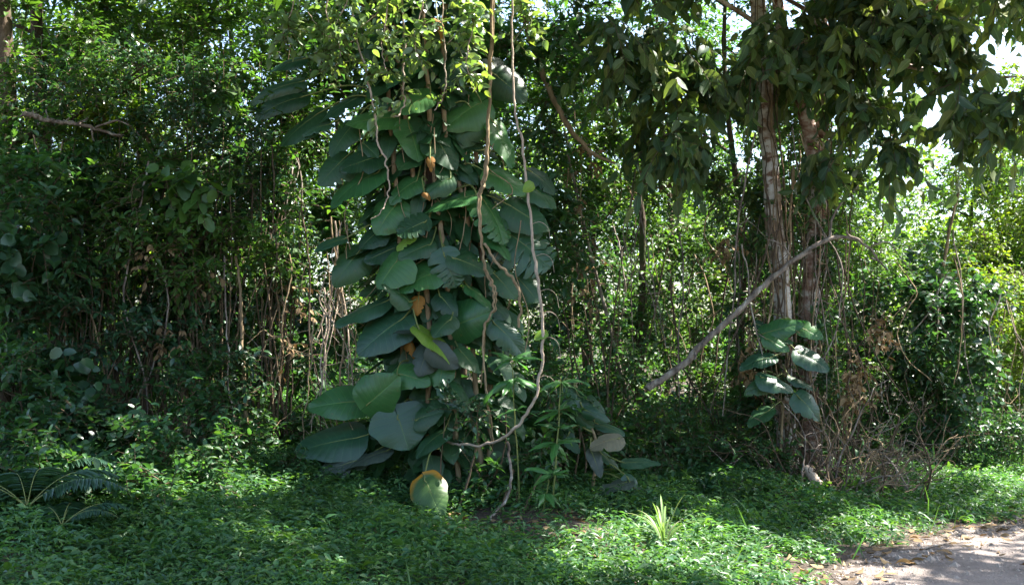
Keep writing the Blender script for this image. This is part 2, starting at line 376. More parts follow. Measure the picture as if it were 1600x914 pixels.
def road_mat():
    m, nt, out = newmat('dirt_road'); L = nt.links
    tc = N(nt, 'ShaderNodeTexCoord')
    n1 = N(nt, 'ShaderNodeTexNoise', Scale=1.1, Detail=9., Roughness=.68); L.new(tc.outputs['Object'], n1.inputs['Vector'])
    r = ramp(nt, [(.3, (.115, .094, .082)), (.48, (.20, .168, .152)), (.58, (.24, .205, .188)), (.7, (.30, .262, .242))]); L.new(n1.outputs[0], r.inputs[0])
    uv = N(nt, 'ShaderNodeUVMap'); sx = N(nt, 'ShaderNodeSeparateXYZ'); L.new(uv.outputs[0], sx.inputs[0])
    n4 = N(nt, 'ShaderNodeTexNoise', Scale=5., Detail=7., Roughness=.7); L.new(tc.outputs['Object'], n4.inputs['Vector'])
    ad = N(nt, 'ShaderNodeMath', operation='MULTIPLY_ADD'); ad.inputs[1].default_value = -1.9; L.new(n4.outputs[0], ad.inputs[0]); L.new(sx.outputs[1], ad.inputs[2])
    em = N(nt, 'ShaderNodeMapRange'); em.inputs[1].default_value = -.95; em.inputs[2].default_value = -.6; L.new(ad.outputs[0], em.inputs[0])
    v = N(nt, 'ShaderNodeTexVoronoi', Scale=55.); L.new(tc.outputs['Object'], v.inputs['Vector'])
    mx = N(nt, 'ShaderNodeMix', data_type='RGBA', blend_type='MULTIPLY'); mx.inputs[0].default_value = .35
    r2 = ramp(nt, [(.0, (.55, .5, .47)), (1., (1.15, 1.1, 1.05))]); L.new(v.outputs['Color'], r2.inputs[0])
    L.new(r.outputs[0], mx.inputs[6]); L.new(r2.outputs[0], mx.inputs[7])
    n2 = N(nt, 'ShaderNodeTexNoise', Scale=70., Detail=5.); L.new(tc.outputs['Object'], n2.inputs['Vector'])
    bp = N(nt, 'ShaderNodeBump', Strength=.9, Distance=.03); L.new(n2.outputs[0], bp.inputs['Height'])
    me_ = N(nt, 'ShaderNodeMix', data_type='RGBA'); L.new(em.outputs[0], me_.inputs[0]); me_.inputs[6].default_value = (.062, .045, .033, 1); L.new(mx.outputs[2], me_.inputs[7])
    p = N(nt, 'ShaderNodeBsdfPrincipled', Roughness=.95); L.new(me_.outputs[2], p.inputs['Base Color']); L.new(bp.outputs[0], p.inputs['Normal']); L.new(p.outputs[0], out.inputs[0])
    return m

def grid_axis(lo, hi, fine_lo, fine_hi, step):
    a = list(np.arange(fine_lo, fine_hi + 1e-6, step)); s = step; v = fine_hi
    while v < hi: s *= 1.25; v += s; a.append(min(v, hi))
    s = step; v = fine_lo
    while v > lo: s *= 1.25; v -= s; a.insert(0, max(v, lo))
    return np.array(a)

gx = grid_axis(-400, 400, -9, 12, .12); gy = grid_axis(-300, 600, 2, 20, .12)
X, Y = np.meshgrid(gx, gy); Z = gz(X, Y)
I = np.arange(X.size).reshape(X.shape)
F = np.stack([I[:-1, :-1], I[:-1, 1:], I[1:, 1:], I[1:, :-1]], -1).reshape(-1, 4)
g = link('ground', big_mesh('ground', np.stack([X.ravel(), Y.ravel(), Z.ravel()], -1), F), [soil_mat()]); g['kind'] = 'structure'

q = np.concatenate([np.arange(-60, -12, 2.), np.arange(-12, 30, .1), np.arange(30, 150, 3.)])
U2 = np.array((1, 1)) / math.sqrt(2); N2 = np.array((-1, 1)) / math.sqrt(2); O2 = np.array((2.65, 7.95))
ss = np.array([0, .04, .15, .5, 1, 2, 3, 4, 4.8, 5.3]);
rows = []
for sv in ss:
    e = edge_wob(q) * (1 - sv / 5.3) + .15 * np.sin(q * .9) * (sv / 5.3)
    P = O2 + q[:, None] * U2 - (sv - .06 - e)[:, None] * N2
    rows.append(np.stack([P[:, 0], P[:, 1], gz(P[:, 0], P[:, 1]) + .004], -1))
V = np.stack(rows); I = np.arange(V.shape[0] * V.shape[1]).reshape(V.shape[:2])
F = np.stack([I[:-1, :-1], I[1:, :-1], I[1:, 1:], I[:-1, 1:]], -1).reshape(-1, 4)
RUV = np.stack([np.tile(q, len(ss)), np.repeat(ss, len(q))], -1)
r_ = link('dirt_road', big_mesh('dirt_road', V.reshape(-1, 3), F, None, RUV), [road_mat()]); r_['kind'] = 'structure'

# low plants that carpet the bank
def cover():
    mb = MB()
    n = 150000
    x = RNG.uniform(-5.5, 9.5, n); y = RNG.uniform(5.6, 17.5, n)
    s = sdist(x, y)
    qq = (x - O2[0] + y - O2[1]) / math.sqrt(2)
    e = edge_wob(qq)
    vis = (np.abs(x) < .50 * y + .4)
    patch = np.sin(x * 2.1 + 1) * np.sin(y * 2.7) + .5 * np.sin(x * 5.3 + y * 4.1) + .35 * np.sin(x * 9.7 - y * 8.3)
    d = np.clip((s - e - .05) / .5, 0, 1) * np.clip(.95 + .35 * patch, .45, 1)
    d *= 1 - .86 * np.exp(-(((x + .1) / 1.05) ** 4 + ((y - 8.62) / .72) ** 4))          # bare earth under the climber
    d *= 1 - .9 * np.exp(-(((x - 3.1) / .9) ** 2 + ((y - 10.5) / .35) ** 2))             # under the dead brush
    d *= 1 - .85 * np.exp(-(((x - 2.0) / .28) ** 2 + ((y - 7.75) / .22) ** 2))
    d *= np.clip((13 - s) / 5, 0, 1) * np.where(y > 11.5, .55, 1)
    k = vis & (RNG.uniform(0, 1, n) < d)
    x, y, s = x[k], y[k], s[k]
    n = len(x)
    hgt = RNG.uniform(.02, .16, n) * (.55 + .45 * np.clip(s / 3, 0, 1.4)) + .05 * np.clip(np.sin(x * 1.7) * np.sin(y * 2.9), 0, 1)
    nl = 6
    P = np.stack([x, y, gz(x, y) + hgt], -1)
    a = RNG.uniform(0, 6.283, n)[:, None] + np.arange(nl) * 2.4 + RNG.normal(0, .4, (n, nl))
    ld = np.stack([np.cos(a), np.sin(a), RNG.normal(-.05, .3, (n, nl))], -1)
    base = np.repeat(P[:, None], nl, 1) + RNG.normal(0, .012, (n, nl, 3)); base[..., 2] -= np.arange(nl) * .014
    ln = UPW + RNG.normal(0, .35, (n, nl, 3))
    L = np.repeat(RNG.uniform(.034, .090, n), nl) * RNG.uniform(.7, 1.2, n * nl)
    Vv, Ff, Uu = leaves(base.reshape(-1, 3), ld.reshape(-1, 3), ln.reshape(-1, 3), L, RNG.uniform(.26, .42, n * nl), 'simple')
    mb.add(Vv, Ff, 0, Uu)
    o = mb.build('ground_cover', [COVER]); o['kind'] = 'stuff'; return n
NC = cover()

def weeds():
    mb = MB(); n = 1500
    x = RNG.uniform(-5.5, 8.5, n); y = RNG.uniform(5.8, 15, n); s = sdist(x, y)
    k = (np.abs(x) < .5 * y + .3) & (s > .3) & (RNG.uniform(0, 1, n) < np.clip(.25 + .5 * np.sin(x * 1.7 + 2) * np.sin(y * 1.9), .06, 1))
    k &= np.exp(-(((x + .15) / 1.0) ** 2 + ((y - 8.75) / .7) ** 2)) < .4
    x, y = x[k], y[k]; n = len(x)
    P = np.stack([x, y, gz(x, y) + RNG.uniform(.03, .12, n)], -1); D = RNG.normal(0, .6, (n, 3)); D[:, 2] = RNG.uniform(.3, 1.2, n)
    sprays(mb, P, D, .17, 6, .085, .5, .4, 1., .4, 'ovate', 0, None)
    n = 1700; x = RNG.uniform(-5.5, 8.5, n); y = RNG.uniform(5.8, 15, n); s = sdist(x, y)
    k = (np.abs(x) < .5 * y + .3) & (s > .1) & (RNG.uniform(0, 1, n) < .15 + .85 * np.exp(-((s - .5) / .5) ** 2)); x, y = x[k], y[k]; n = len(x)
    P = np.stack([x, y, gz(x, y) + .02], -1); D = RNG.normal(0, .45, (n, 3)); D[:, 2] = 1
    V, F, U = leaves(P, D, RNG.normal(0, 1, (n, 3)), RNG.uniform(.12, .32, n), RNG.uniform(.03, .05, n), 'blade', RNG.uniform(-2, 5, n)); mb.add(V, F, 1, U)
    o = mb.build('weeds', [MIDG, COVER]); o['kind'] = 'stuff'
weeds()

def litter():
    mb = MB(); n = 8500
    x = RNG.uniform(-5, 8.5, n); y = RNG.uniform(5.8, 13.5, n); s = sdist(x, y)
    bare = np.exp(-(((x + .15) / 1.1) ** 2 + ((y - 8.75) / .8) ** 2)) + np.exp(-(((x - 3.1) / 1.0) ** 2 + ((y - 10.4) / .6) ** 2)) + .9 * np.exp(-((s + .05) / .38) ** 2) + .12
    k = RNG.uniform(0, 1, n) < bare * np.where(s < -.35, .22, 1)
    x, y = x[k], y[k]; n = len(x)
    a = RNG.uniform(0, 6.283, n)
    P = np.stack([x, y, gz(x, y) + RNG.uniform(.010, .03, n)], -1)
    Vv, Ff, Uu = leaves(P, np.stack([np.cos(a), np.sin(a), RNG.normal(0, .15, n)], -1), UPW + RNG.normal(0, .3, (n, 3)), RNG.uniform(.03, .11, n), RNG.uniform(.3, .6, n), 'ovate', RNG.uniform(-2, 2, n))
    mb.add(Vv, Ff, 0, Uu)
    o = mb.build('leaf_litter', [DRY]); o['kind'] = 'stuff'
    mb = MB(); n = 4200                                                               # small stones on the road
    q = RNG.uniform(-6, 9, n); sv = RNG.exponential(.55, n) - .15
    P = O2 + q[:, None] * U2 - sv[:, None] * N2
    ico = np.array([(1, 0, 0), (-1, 0, 0), (0, 1, 0), (0, -1, 0), (0, 0, .7), (0, 0, -.7)]); f = np.array([(0, 2, 4), (2, 1, 4), (1, 3, 4), (3, 0, 4), (2, 0, 5), (1, 2, 5), (3, 1, 5), (0, 3, 5)])
    r = np.minimum(RNG.exponential(.009, n) + .003, .045)
    V = np.stack([P[:, 0], P[:, 1], gz(P[:, 0], P[:, 1]) + .004], -1)[:, None] + ico[None] * r[:, None, None] * RNG.uniform(.6, 1.3, (n, 6, 1))
    mb.add(V.reshape(-1, 3), (f[None] + (np.arange(n) * 6)[:, None, None]).reshape(-1, 3))
    o = mb.build('gravel', [bark_mat('stone', [(.3, (.2, .16, .13)), (.7, (.38, .33, .29))], 30)], smooth=False); o['kind'] = 'stuff'
litter()

# ------------------------------------------------------------------ trees and shrubs
def blob_px(px, py, Y, rx, ry, rz):
    k = Y / FPX
    return at(px, py, Y), (rx * k, rz, ry * k)

def foliage(parent, blobs, n, L, W, mats, name='crown', tl=.28, nl=7, kind='ovate', droop=.3, up=1., jit=.4, hang=0., shell=.35, spread=.85):
    """blobs: (px, py, Y, rx px, ry px, depth m, weight)"""
    mb = MB(); tot = sum(b[6] for b in blobs)
    for b in blobs:
        c, r = blob_px(*b[:6])
        P, D = blob_points(max(8, int(n * b[6] / tot)), c, r, shell)
        k = (P[:, 2] > gz(P[:, 0], P[:, 1]) + .06) & ~in_gap(P + D * tl * .5)
        sprays(mb, P[k], D[k], tl, nl, L, W, droop, up, jit, kind, 0, 1, hang, spread, twig_r=.0022 + L * .012)
    return mb.build(name, mats, parent)

def limbs(mb, C, r0, n, reach, up=.6, m=0, lo=.35):
    """limbs that leave a trunk line C"""
    for i in range(n):
        t = lo + (1 - lo) * (i + RNG.uniform(.1, .9)) / n
        p = C[int(t * (len(C) - 1))]
        d = norm(RNG.normal(0, 1, 3) * (1, .8, .3)); d[2] += up
        L = reach * RNG.uniform(.5, 1.1); r = r0 * (1 - .6 * t) * .5
        pts = [p, p + d * L * .4 + RNG.normal(0, .06, 3), p + d * L * .75 + RNG.normal(0, .12, 3), p + d * L + (0, 0, .1)]
        K = tube(mb, pts, [r, r * .6, r * .2], 6, m, 5, .01)
        for j in range(3):
            q = K[int(RNG.uniform(.35, .95) * (len(K) - 1))]; e = norm(d + RNG.normal(0, .7, 3)) * L * .45
            tube(mb, [q, q + e * .5 + RNG.normal(0, .04, 3), q + e], [r * .4, r * .12], 5, m, 4, .008)

def tree(name, label, cat, trunk, r, blobs, n, L, W, mats, bark, group=None, nlimb=7, reach=1.6, sides=10, **kw):
    """trunk: list of world points, foot first"""
    foot = np.array(trunk[0], float); foot[2] = gz(foot[0], foot[1]) - .05; trunk = [foot] + list(trunk[1:])
    t = thing(name, label, cat, foot + (0, 0, .05), group)
    mb = MB(); C = tube(mb, trunk, r, sides, 0, 8, .012, .05)
    limbs(mb, C, np.max(r), nlimb, reach)
    mb.build('trunk', [bark], t)
    foliage(t, blobs, n, L, W, mats, 'crown', **kw)
    return t

def shrub(name, label, foot_px, Y, stems, blobs, n, L, W, mats, cat='shrub', group=None, h=1.2, fname='foliage', sr=.012, smat=None, **kw):
    f = at(foot_px, 600, Y); f[2] = gz(f[0], f[1])
    t = thing(name, label, cat, f, group)
    mb = MB()
    c0, r0 = blob_px(*blobs[0][:6])
    for i in range(stems):
        b = blobs[i % len(blobs)]; c, rr = blob_px(*b[:6])
        e = c + RNG.normal(0, .45, 3) * rr
        a = f + RNG.normal(0, .08, 3) * (1, 1, 0) - (0, 0, .04)
        mid = (a * .5 + e * .5) + RNG.normal(0, .10, 3)
        tube(mb, [a, mid, e], [sr, sr * .7, sr * .3], 5, 0, 6, .012)
    mb.build('stem', [smat or TWIG], t)
    foliage(t, blobs, int(n * 1.5), L, W, mats, fname, **kw)
    return t

# --- far wood behind everything, one mass
def far_wood():
    mb = MB()
    for i in range(46):
        a = R(-33 + 66 * (i + RNG.uniform(0, 1)) / 46); Yd = RNG.uniform(24, 33)
        x = math.tan(a) * Yd; h = RNG.uniform(4.8, 8.4)
        if 0.33 < x / Yd < .375: h *= .62                       # the gap beside the road on the right
        g0 = float(gz(x, Yd))
        for zc, rr, w in ((h * .08, 2.0, 90), (h * .25, 2.0, 130), (h * .55, 2.3, 150), (h * .82, 1.7, 90)):
            P, D = blob_points(w, (x, Yd, g0 + zc), (rr, 1.6, h * .26), .4)
            sprays(mb, P, D, .55, 6, .20, .5, .3, .9, .45, 'simple', 0, None)
    o = mb.build('distant_woods', [FARM]); o['kind'] = 'stuff'
far_wood()

def undergrowth():
    mb = MB(); n = 9500
    x = RNG.uniform(-11, 12, n); y = RNG.uniform(11.2, 24, n); s = sdist(x, y)
    hump = .55 + .45 * np.sin(x * 1.3 + .4 * y) * np.sin(y * 1.1 + x * .3)
    k = (s > 2.0) & (np.abs(x) < .5 * y + .6) & (RNG.uniform(0, 1, n) < .35 + .65 * hump) & ~((y < 12.3) & (x > -1.5))
    x, y, hump = x[k], y[k], hump[k]; n = len(x)
    P = np.stack([x, y, gz(x, y) + RNG.uniform(.05, 1., n) * (.35 + .75 * hump)], -1)
    D = RNG.normal(0, 1, (n, 3)); D[:, 2] = np.abs(D[:, 2]) * .6 + .1
    sprays(mb, P, D, .32, 6, .11, .5, .3, .9, .4, 'simple', 0, None)
    o = mb.build('undergrowth', [DARK]); o['kind'] = 'stuff'
    mb = MB()                                                    # unseen wood behind the viewer, added to limit open-sky light
    for i in range(22):
        q = -26 + 52 * (i + RNG.uniform(0, 1)) / 22
        c = np.array((4.4, -4.4)) * 1.45 + q * np.array((1, 1)) / math.sqrt(2); h = RNG.uniform(4.5, 6.5)
        for zc, w_ in ((.12, 60), (.4, 90), (.75, 90)):
            P, D = blob_points(w_, (c[0], c[1], h * zc), (1.9, 1.9, h * .24), .4)
            sprays(mb, P, D, .6, 6, .24, .5, .3, .9, .45, 'simple', 0, None)
    o = mb.build('unseen_sky_blocking_woods', [FARM]); o['kind'] = 'stuff'
undergrowth()

def mid_tree(px, Y, h, label, n=1500, L=.11, mats=None, low=.08, wid=130, name='forest_tree', lean=0, top=1., kind='simple', bark=None, r=.07):
    b = at(px, 600, Y); g0 = float(gz(b[0], b[1]))
    k = FPX / Y
    yb = lambda z: 530 - (z - 1.6) * k
    trunk = [b, (b[0] + .1 + lean * .3, b[1], g0 + h * .33), (b[0] - .1 + lean * .6, b[1] + .1, g0 + h * .66), (b[0] + lean, b[1], g0 + h * .96)]
    bl = [(px + RNG.uniform(-30, 30), yb(g0 + h * (low + .12)), Y, wid * .8, h * .16 * k, 1.2, .7),
          (px + RNG.uniform(-40, 40) + lean * k * .4, yb(g0 + h * .45), Y + .2, wid, h * .2 * k, 1.4, 1.),
          (px + RNG.uniform(-40, 40) + lean * k * .8, yb(g0 + h * .72), Y, wid * 1.05, h * .2 * k, 1.5, 1. * top),
          (px + lean * k, yb(g0 + h * .93), Y, wid * .7, h * .13 * k, 1.2, .5 * top)]
    return tree(name, label, 'tree', trunk, [r, r * .7, r * .45, r * .2], bl, int(n * 1.3), L, .5, [mats or MIDG, TWIG], bark or MOSSBARK,
                'trees standing behind the thicket', nlimb=9, reach=1.3, kind=kind)

mid_tree(60, 16, 8.5, 'leafy green tree deep in the wood behind the mossy trunk at the far left', 1500)
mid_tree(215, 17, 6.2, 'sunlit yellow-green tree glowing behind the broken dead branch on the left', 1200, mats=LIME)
mid_tree(360, 15.5, 8.5, 'bushy green tree behind the vine thicket, left of the big-leaved climber', 1500)
mid_tree(520, 17, 9, 'dark leafy tree directly behind the left flank of the big-leaved climber', 1500, mats=DARK)
mid_tree(720, 16, 9, 'dark tree hidden behind the tower of broad climbing leaves', 1500, mats=DARK)
mid_tree(915, 16, 8.2, 'thin leafy tree seen right of the climber behind the curving brown bough', 1500, mats=DARK)
mid_tree(1040, 18, 8.6, 'small-leaved tree in the gap behind the leaning dead branch', 1300, mats=MIDG)
mid_tree(1150, 15, 7.5, 'dark small-leaved tree close behind the pale spotted trunk', 1300, mats=DARK)
mid_tree(1275, 15.5, 4.8, 'green small-leaved tree behind the dead brush heap', 1300, mats=MIDG, wid=100)
mid_tree(1535, 18.5, 4.6, 'rounded dark green tree beside the bright sky gap on the right', 1300, mats=MIDG, wid=100)
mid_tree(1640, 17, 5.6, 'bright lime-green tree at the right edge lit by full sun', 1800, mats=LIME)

def canopy(parent, blobs, n, L, mats):
    """crown added above the view to shape sun and shade, in world metres: (x, y, z, rx, ry, rz, weight)"""
    mb = MB(); tot = sum(b[6] for b in blobs)
    for b in blobs:
        P, D = blob_points(int(n * b[6] / tot), b[:3], b[3:6], .15)
        k = ~in_gap(P + D * .2) | (len(b) > 7)
        sprays(mb, P[k], D[k], .42, 7, L, .52, .4, .9, .4, 'simple', 0, 1, .2, twig_r=.004)
    mb.build('added_shade_crown', mats, parent)

# --- left: trunks and thicket
a0 = at(4, 700, 10.3)
tree('mossy_tree', 'dark mossy trunk standing at the far left of the thicket', 'tree',
     [a0, at(6, 450, 10.3), at(10, 150, 10.35), at(-4, -150, 10.4), at(8, -500, 10.4)], [.10, .085, .078, .07, .05],
     [(-20, -330, 10.6, 260, 130, 1.6, 1.), (60, -560, 10.6, 300, 150, 1.8, 1.), (60, 20, 11.2, 120, 90, .8, .5)], 1500, .11, .5, [MIDG, TWIG], MOSSBARK, nlimb=9, reach=1.8)
canopy(bpy.data.objects['mossy_tree'], [(-4.6, 8.2, 6.6, 2.6, 2.2, 1.0, 1.)], 1300, .15, [MIDG, TWIG])
a0 = at(78, 690, 11.2)
tree('vine_wrapped_tree', 'slim brown tree wrapped in vine stems, second trunk from the left', 'tree',
     [a0, at(88, 450, 11.2), at(66, 200, 11.2), at(58, -50, 11.3), at(80, -420, 11.3)], [.075, .07, .062, .058, .04],
     [(180, -300, 11.5, 260, 120, 1.6, 1.), (330, -480, 11.3, 300, 150, 1.8, 1.), (150, 60, 11.6, 130, 70, .7, .35)], 1400, .10, .5, [MIDG, TWIG], DARKVINE, nlimb=9, reach=1.8)

shrub('thicket_shrub', 'dark shrub with pointed leaves massed at the left edge, under the mossy trunk', 60, 10, 9,
      [(70, 350, 9.9, 110, 110, .7, 1.), (20, 470, 10, 90, 90, .6, .6)], 620, .105, .5, [DARK, TWIG], h=2)
shrub('thicket_shrub', 'fine-leaved bluish shrub arching over the broken dead branch on the left', 220, 10.6, 10,
      [(230, 150, 10.5, 180, 75, .7, 1.), (330, 210, 10.5, 120, 90, .6, .7)], 820, .065, .5, [BLUE, TWIG], tl=.22, h=3)
shrub('thicket_shrub', 'dense dark shrub in the middle of the left thicket among hanging stems', 190, 10.8, 9,
      [(180, 400, 10.8, 130, 110, .7, 1.), (290, 480, 10.6, 80, 70, .6, .5)], 620, .09, .5, [DARK, TWIG], h=2)
shrub('thicket_shrub', 'green shrub with shiny tips between the thicket and the big-leaved climber', 390, 10.9, 9,
      [(400, 260, 10.9, 110, 110, .7, 1.), (370, 410, 10.6, 90, 70, .6, .8)], 640, .075, .5, [BLUE, TWIG], h=2)
shrub('thicket_shrub', 'tall leafy shrub filling the top left between the bluish shrub and the climber', 370, 12, 8,
      [(380, 70, 12, 120, 100, .9, 1.), (250, 20, 12, 140, 70, .9, .7)], 620, .085, .5, [MIDG, TWIG], h=3)
shrub('thicket_shrub', 'light green screen of leaves before the slim vine-wrapped trunk at the upper left', 130, 10.2, 8,
      [(120, 140, 10.3, 110, 90, .6, 1.), (60, 240, 10.1, 80, 70, .5, .5)], 330, .085, .5, [MIDG, TWIG], h=3)
shrub('heart_leaved_vine', 'vine of larger heart-shaped leaves hanging at the left edge below the mossy trunk', 45, 9.6, 5,
      [(45, 470, 9.55, 60, 120, .3, 1.), (110, 620, 9.3, 60, 50, .3, .5)], 42, .14, .75, [BLUE, TWIG], 'vine', kind='round', tl=.35, hang=.5, nl=5)
shrub('heart_leaved_vine', 'vine of larger heart-shaped leaves scrambling at the top left over the bluish shrub', 330, 10.3, 5,
      [(320, 70, 10.2, 90, 60, .3, 1.), (300, 260, 10., 70, 80, .3, .6)], 55, .16, .75, [MIDG, TWIG], 'vine', kind='round', tl=.35, hang=.5, nl=5)
shrub('withered_creeper', 'dry brown creeper caught among the hanging stems of the left thicket', 300, 10.2, 5,
      [(250, 430, 10.1, 110, 120, .4, 1.), (430, 440, 10.3, 40, 120, .3, .6)], 26, .075, .5, [DRY, TWIG], 'creeper', tl=.2, hang=.8, nl=5)
shrub('withered_creeper', 'dry brown creeper hanging in the gap right of the climber', 960, 11.6, 5,
      [(960, 330, 11.6, 80, 140, .4, 1.), (900, 450, 11.6, 40, 100, .3, .6)], 26, .075, .5, [DRY, TWIG], 'creeper', tl=.2, hang=.8, nl=5)
shrub('withered_creeper', 'dry brown creeper trailing between the reddish trunk and the dead brush', 1320, 11.3, 5,
      [(1330, 560, 11.4, 60, 110, .3, 1.), (1150, 470, 11.2, 30, 130, .3, .6)], 70, .08, .5, [DRY, TWIG], 'creeper', tl=.2, hang=.8, nl=5)
shrub('thicket_shrub', 'small bush coloured yellow-green as if lit, beside the broken dead branch', 195, 10.6, 4,
      [(190, 195, 10.35, 40, 28, .25, 1.), (200, 260, 10.4, 36, 22, .25, .5)], 60, .11, .55, [LIME, TWIG], h=2)  # lime leaf colour also stands in for the yellow light here
shrub('thicket_shrub', 'sun-flecked mid-green shrub in the centre of the left thicket', 270, 10.2, 8,
      [(260, 330, 10.2, 130, 90, .6, 1.), (330, 390, 10.1, 80, 60, .5, .5)], 380, .08, .5, [MIDG, TWIG], h=2)
shrub('thicket_shrub', 'leafy shrub close against the upper left side of the climber', 440, 10.6, 7,
      [(440, 170, 10.6, 70, 110, .6, 1.), (450, 330, 10.6, 50, 90, .5, .7)], 380, .08, .5, [MIDG, TWIG], h=3)
shrub('thicket_shrub', 'half-lit shrub above the low glossy bush among the hanging stems', 130, 9.9, 7,
      [(110, 510, 9.9, 120, 50, .5, 1.), (280, 540, 9.9, 90, 50, .4, .6)], 260, .085, .5, [BLUE, TWIG], h=2)
shrub('edge_bush', 'low dark bush at the forest edge between the broad-leaved plant and the pale trunk', 1110, 11.2, 7,
      [(1100, 680, 11.3, 90, 45, .5, 1.), (1010, 690, 10.9, 60, 45, .4, .6), (1180, 720, 11., 40, 30, .3, .3)], 330, .07, .5, [DARK, TWIG], h=1)
shrub('edge_bush', 'shady bush hugging the right foot of the climber behind the saplings', 900, 10.2, 6,
      [(905, 690, 10.75, 70, 60, .3, 1.), (860, 600, 10.6, 50, 70, .3, .6)], 200, .09, .52, [DARK, TWIG], h=1)
shrub('edge_bush', 'dusky bush tucked under the lowest broad leaves left of the climber', 480, 9.9, 6,
      [(500, 740, 9.8, 60, 30, .4, .7), (430, 690, 10.4, 60, 50, .4, 1.)], 200, .08, .52, [DARK, TWIG], h=1)
shrub('round_leaved_bush', 'low bush of rounded glossy leaves in front of the left thicket', 165, 9.2, 8,
      [(165, 700, 8.7, 120, 70, .5, 1.), (235, 720, 8.9, 55, 50, .3, .4), (90, 650, 9.2, 70, 45, .4, .5)], 300, .085, .62, [BLUE, TWIG], kind='round', nl=6, tl=.2, h=.7)
shrub('thicket_shrub', 'shadowed shrub at knee height at the left edge beside the low glossy bush', 20, 9.4, 6,
      [(25, 620, 9.3, 80, 80, .5, 1.), (20, 740, 8.7, 70, 55, .4, .8), (110, 770, 8.3, 80, 45, .35, .7), (30, 800, 8.0, 50, 35, .3, .4)], 520, .095, .55, [DARK, TWIG], h=1)
shrub('weedy_bush', 'small weedy bush in deep shade between the glossy bush and the climber', 300, 9.8, 6,
      [(300, 640, 9.8, 80, 60, .5, 1.), (255, 760, 8.5, 70, 45, .35, .8), (340, 700, 9.5, 50, 40, .4, .4)], 260, .08, .5, [DARK, TWIG], h=.8)
shrub('weedy_bush', 'shaded bush behind the roots on the left flank of the climber', 440, 11.2, 6,
      [(440, 600, 11.2, 60, 70, .5, 1.), (400, 520, 11.4, 50, 60, .5, .6)], 200, .08, .5, [DARK, TWIG], h=.8)

shrub('weedy_bush', 'shaded leafy weeds in front of the low glossy bush, behind the ferns', 190, 8.1, 7,
      [(120, 770, 8.2, 90, 40, .35, 1.), (260, 770, 8.2, 80, 40, .35, .8), (40, 760, 8.1, 60, 50, .3, .7)], 330, .085, .5, [DARK, TWIG], h=.6, droop=.4)
shrub('weedy_bush', 'deeply shaded bush at the back of the left thicket behind the hanging stems', 150, 12.2, 7,
      [(140, 570, 12.2, 110, 60, .6, 1.), (60, 520, 12.4, 80, 70, .6, .7)], 420, .10, .5, [DARK, TWIG], h=1)
shrub('weedy_bush', 'dark bush at the back of the thicket behind the slim yellowish pole stem', 350, 12.3, 7,
      [(330, 570, 12.3, 100, 60, .6, 1.), (430, 540, 12.4, 70, 70, .6, .7)], 420, .10, .5, [DARK, TWIG], h=1)

# --- middle gap: lean undergrowth
shrub('thicket_shrub', 'sparse dark shrub of thin stems in the gap right of the climber', 940, 12.5, 9,
      [(930, 560, 12.5, 90, 90, .7, 1.), (900, 400, 12.6, 60, 110, .6, .7), (990, 430, 12.8, 60, 90, .6, .5)], 640, .075, .5, [DARK, TWIG], h=2)
shrub('thicket_shrub', 'fine-leaved shrub under the leaning dead branch', 1080, 12.6, 9,
      [(1080, 620, 12.6, 90, 70, .7, 1.), (1060, 470, 13, 70, 90, .6, .7)], 420, .07, .5, [MIDG, TWIG], h=2)
shrub('thicket_shrub', 'leafy shrub in the upper gap behind the curving brown bough', 930, 12.5, 7,
      [(900, 170, 12.6, 80, 90, .7, 1.), (1000, 330, 12.8, 70, 80, .7, .6)], 460, .085, .5, [MIDG, TWIG], h=3)

# --- right: the pale tree with large drooping leaves
a0 = at(1235, 760, 11.4)
T = thing('pale_barked_tree', 'pale blotched trunk on the right under a canopy of large drooping leaves', 'tree', (a0[0], a0[1], gz(a0[0], a0[1])))
a0[2] = gz(a0[0], a0[1]) - .05
mb = MB()
C = tube(mb, [a0, at(1225, 620, 11.4), at(1222, 480, 11.4), at(1208, 330, 11.4), at(1197, 180, 11.4), at(1190, 40, 11.4), at(1170, -150, 11.4), at(1150, -420, 11.3)],
         [.115, .10, .092, .09, .085, .08, .065, .03], 14, 0, 8, .012, .04)
limbs(mb, C, .10, 9, 2.0, .4, 0, .6)
mb.build('trunk', [PALEBARK], T)
def hug(C, n, rad, parent, i0, i1):
    for i in range(n):
        mb = MB(); a0_ = RNG.uniform(3.4, 6.0); k = np.linspace(i0, i1, 26).astype(int); k = np.clip(k, 0, len(C) - 1)
        aa = a0_ + np.cumsum(RNG.normal(0, .16, 26)); P = C[k] + np.stack([np.cos(aa), np.sin(aa), 0 * aa], -1) * (rad + RNG.uniform(.0, .025)) + RNG.normal(0, .006, (26, 3))
        tube(mb, P, [.008, .007, .005], 5, 0, 3, .004, .1); mb.build('creeper_stem', [VINE if i % 2 else DARKVINE], parent)
hug(C, 6, .105, T, 6, 44)
foliage(T, [(1150, 60, 11.0, 190, 95, 1.0, 1.), (1060, 170, 11.0, 100, 70, .7, .6), (1010, 60, 10.8, 80, 70, .7, .35), (1080, -190, 11, 260, 120, 1.5, .9), (1230, 70, 11., 80, 70, .7, .4), (1130, 230, 11.1, 90, 60, .5, .22), (1000, 200, 10.9, 60, 60, .5, .16), (960, 40, 10.8, 60, 50, .5, .2)],
        440, .205, .48, [OLIVE, TWIG], 'crown', tl=.42, nl=7, droop=.6, up=.35, jit=.45, hang=1.1, shell=.2)
canopy(T, [(2.4, 8.3, 6.6, 2.0, 2.6, 1.1, 1.), (1.6, 10.8, 6.8, 1.9, 1.6, 1.2, .8), (1.0, 6.8, 6.7, 2.0, 1.6, 1.0, .8), (-1.5, 11.6, 7.2, 2.2, 1.4, 1., .5)], 3900, .20, [OLIVE, TWIG])
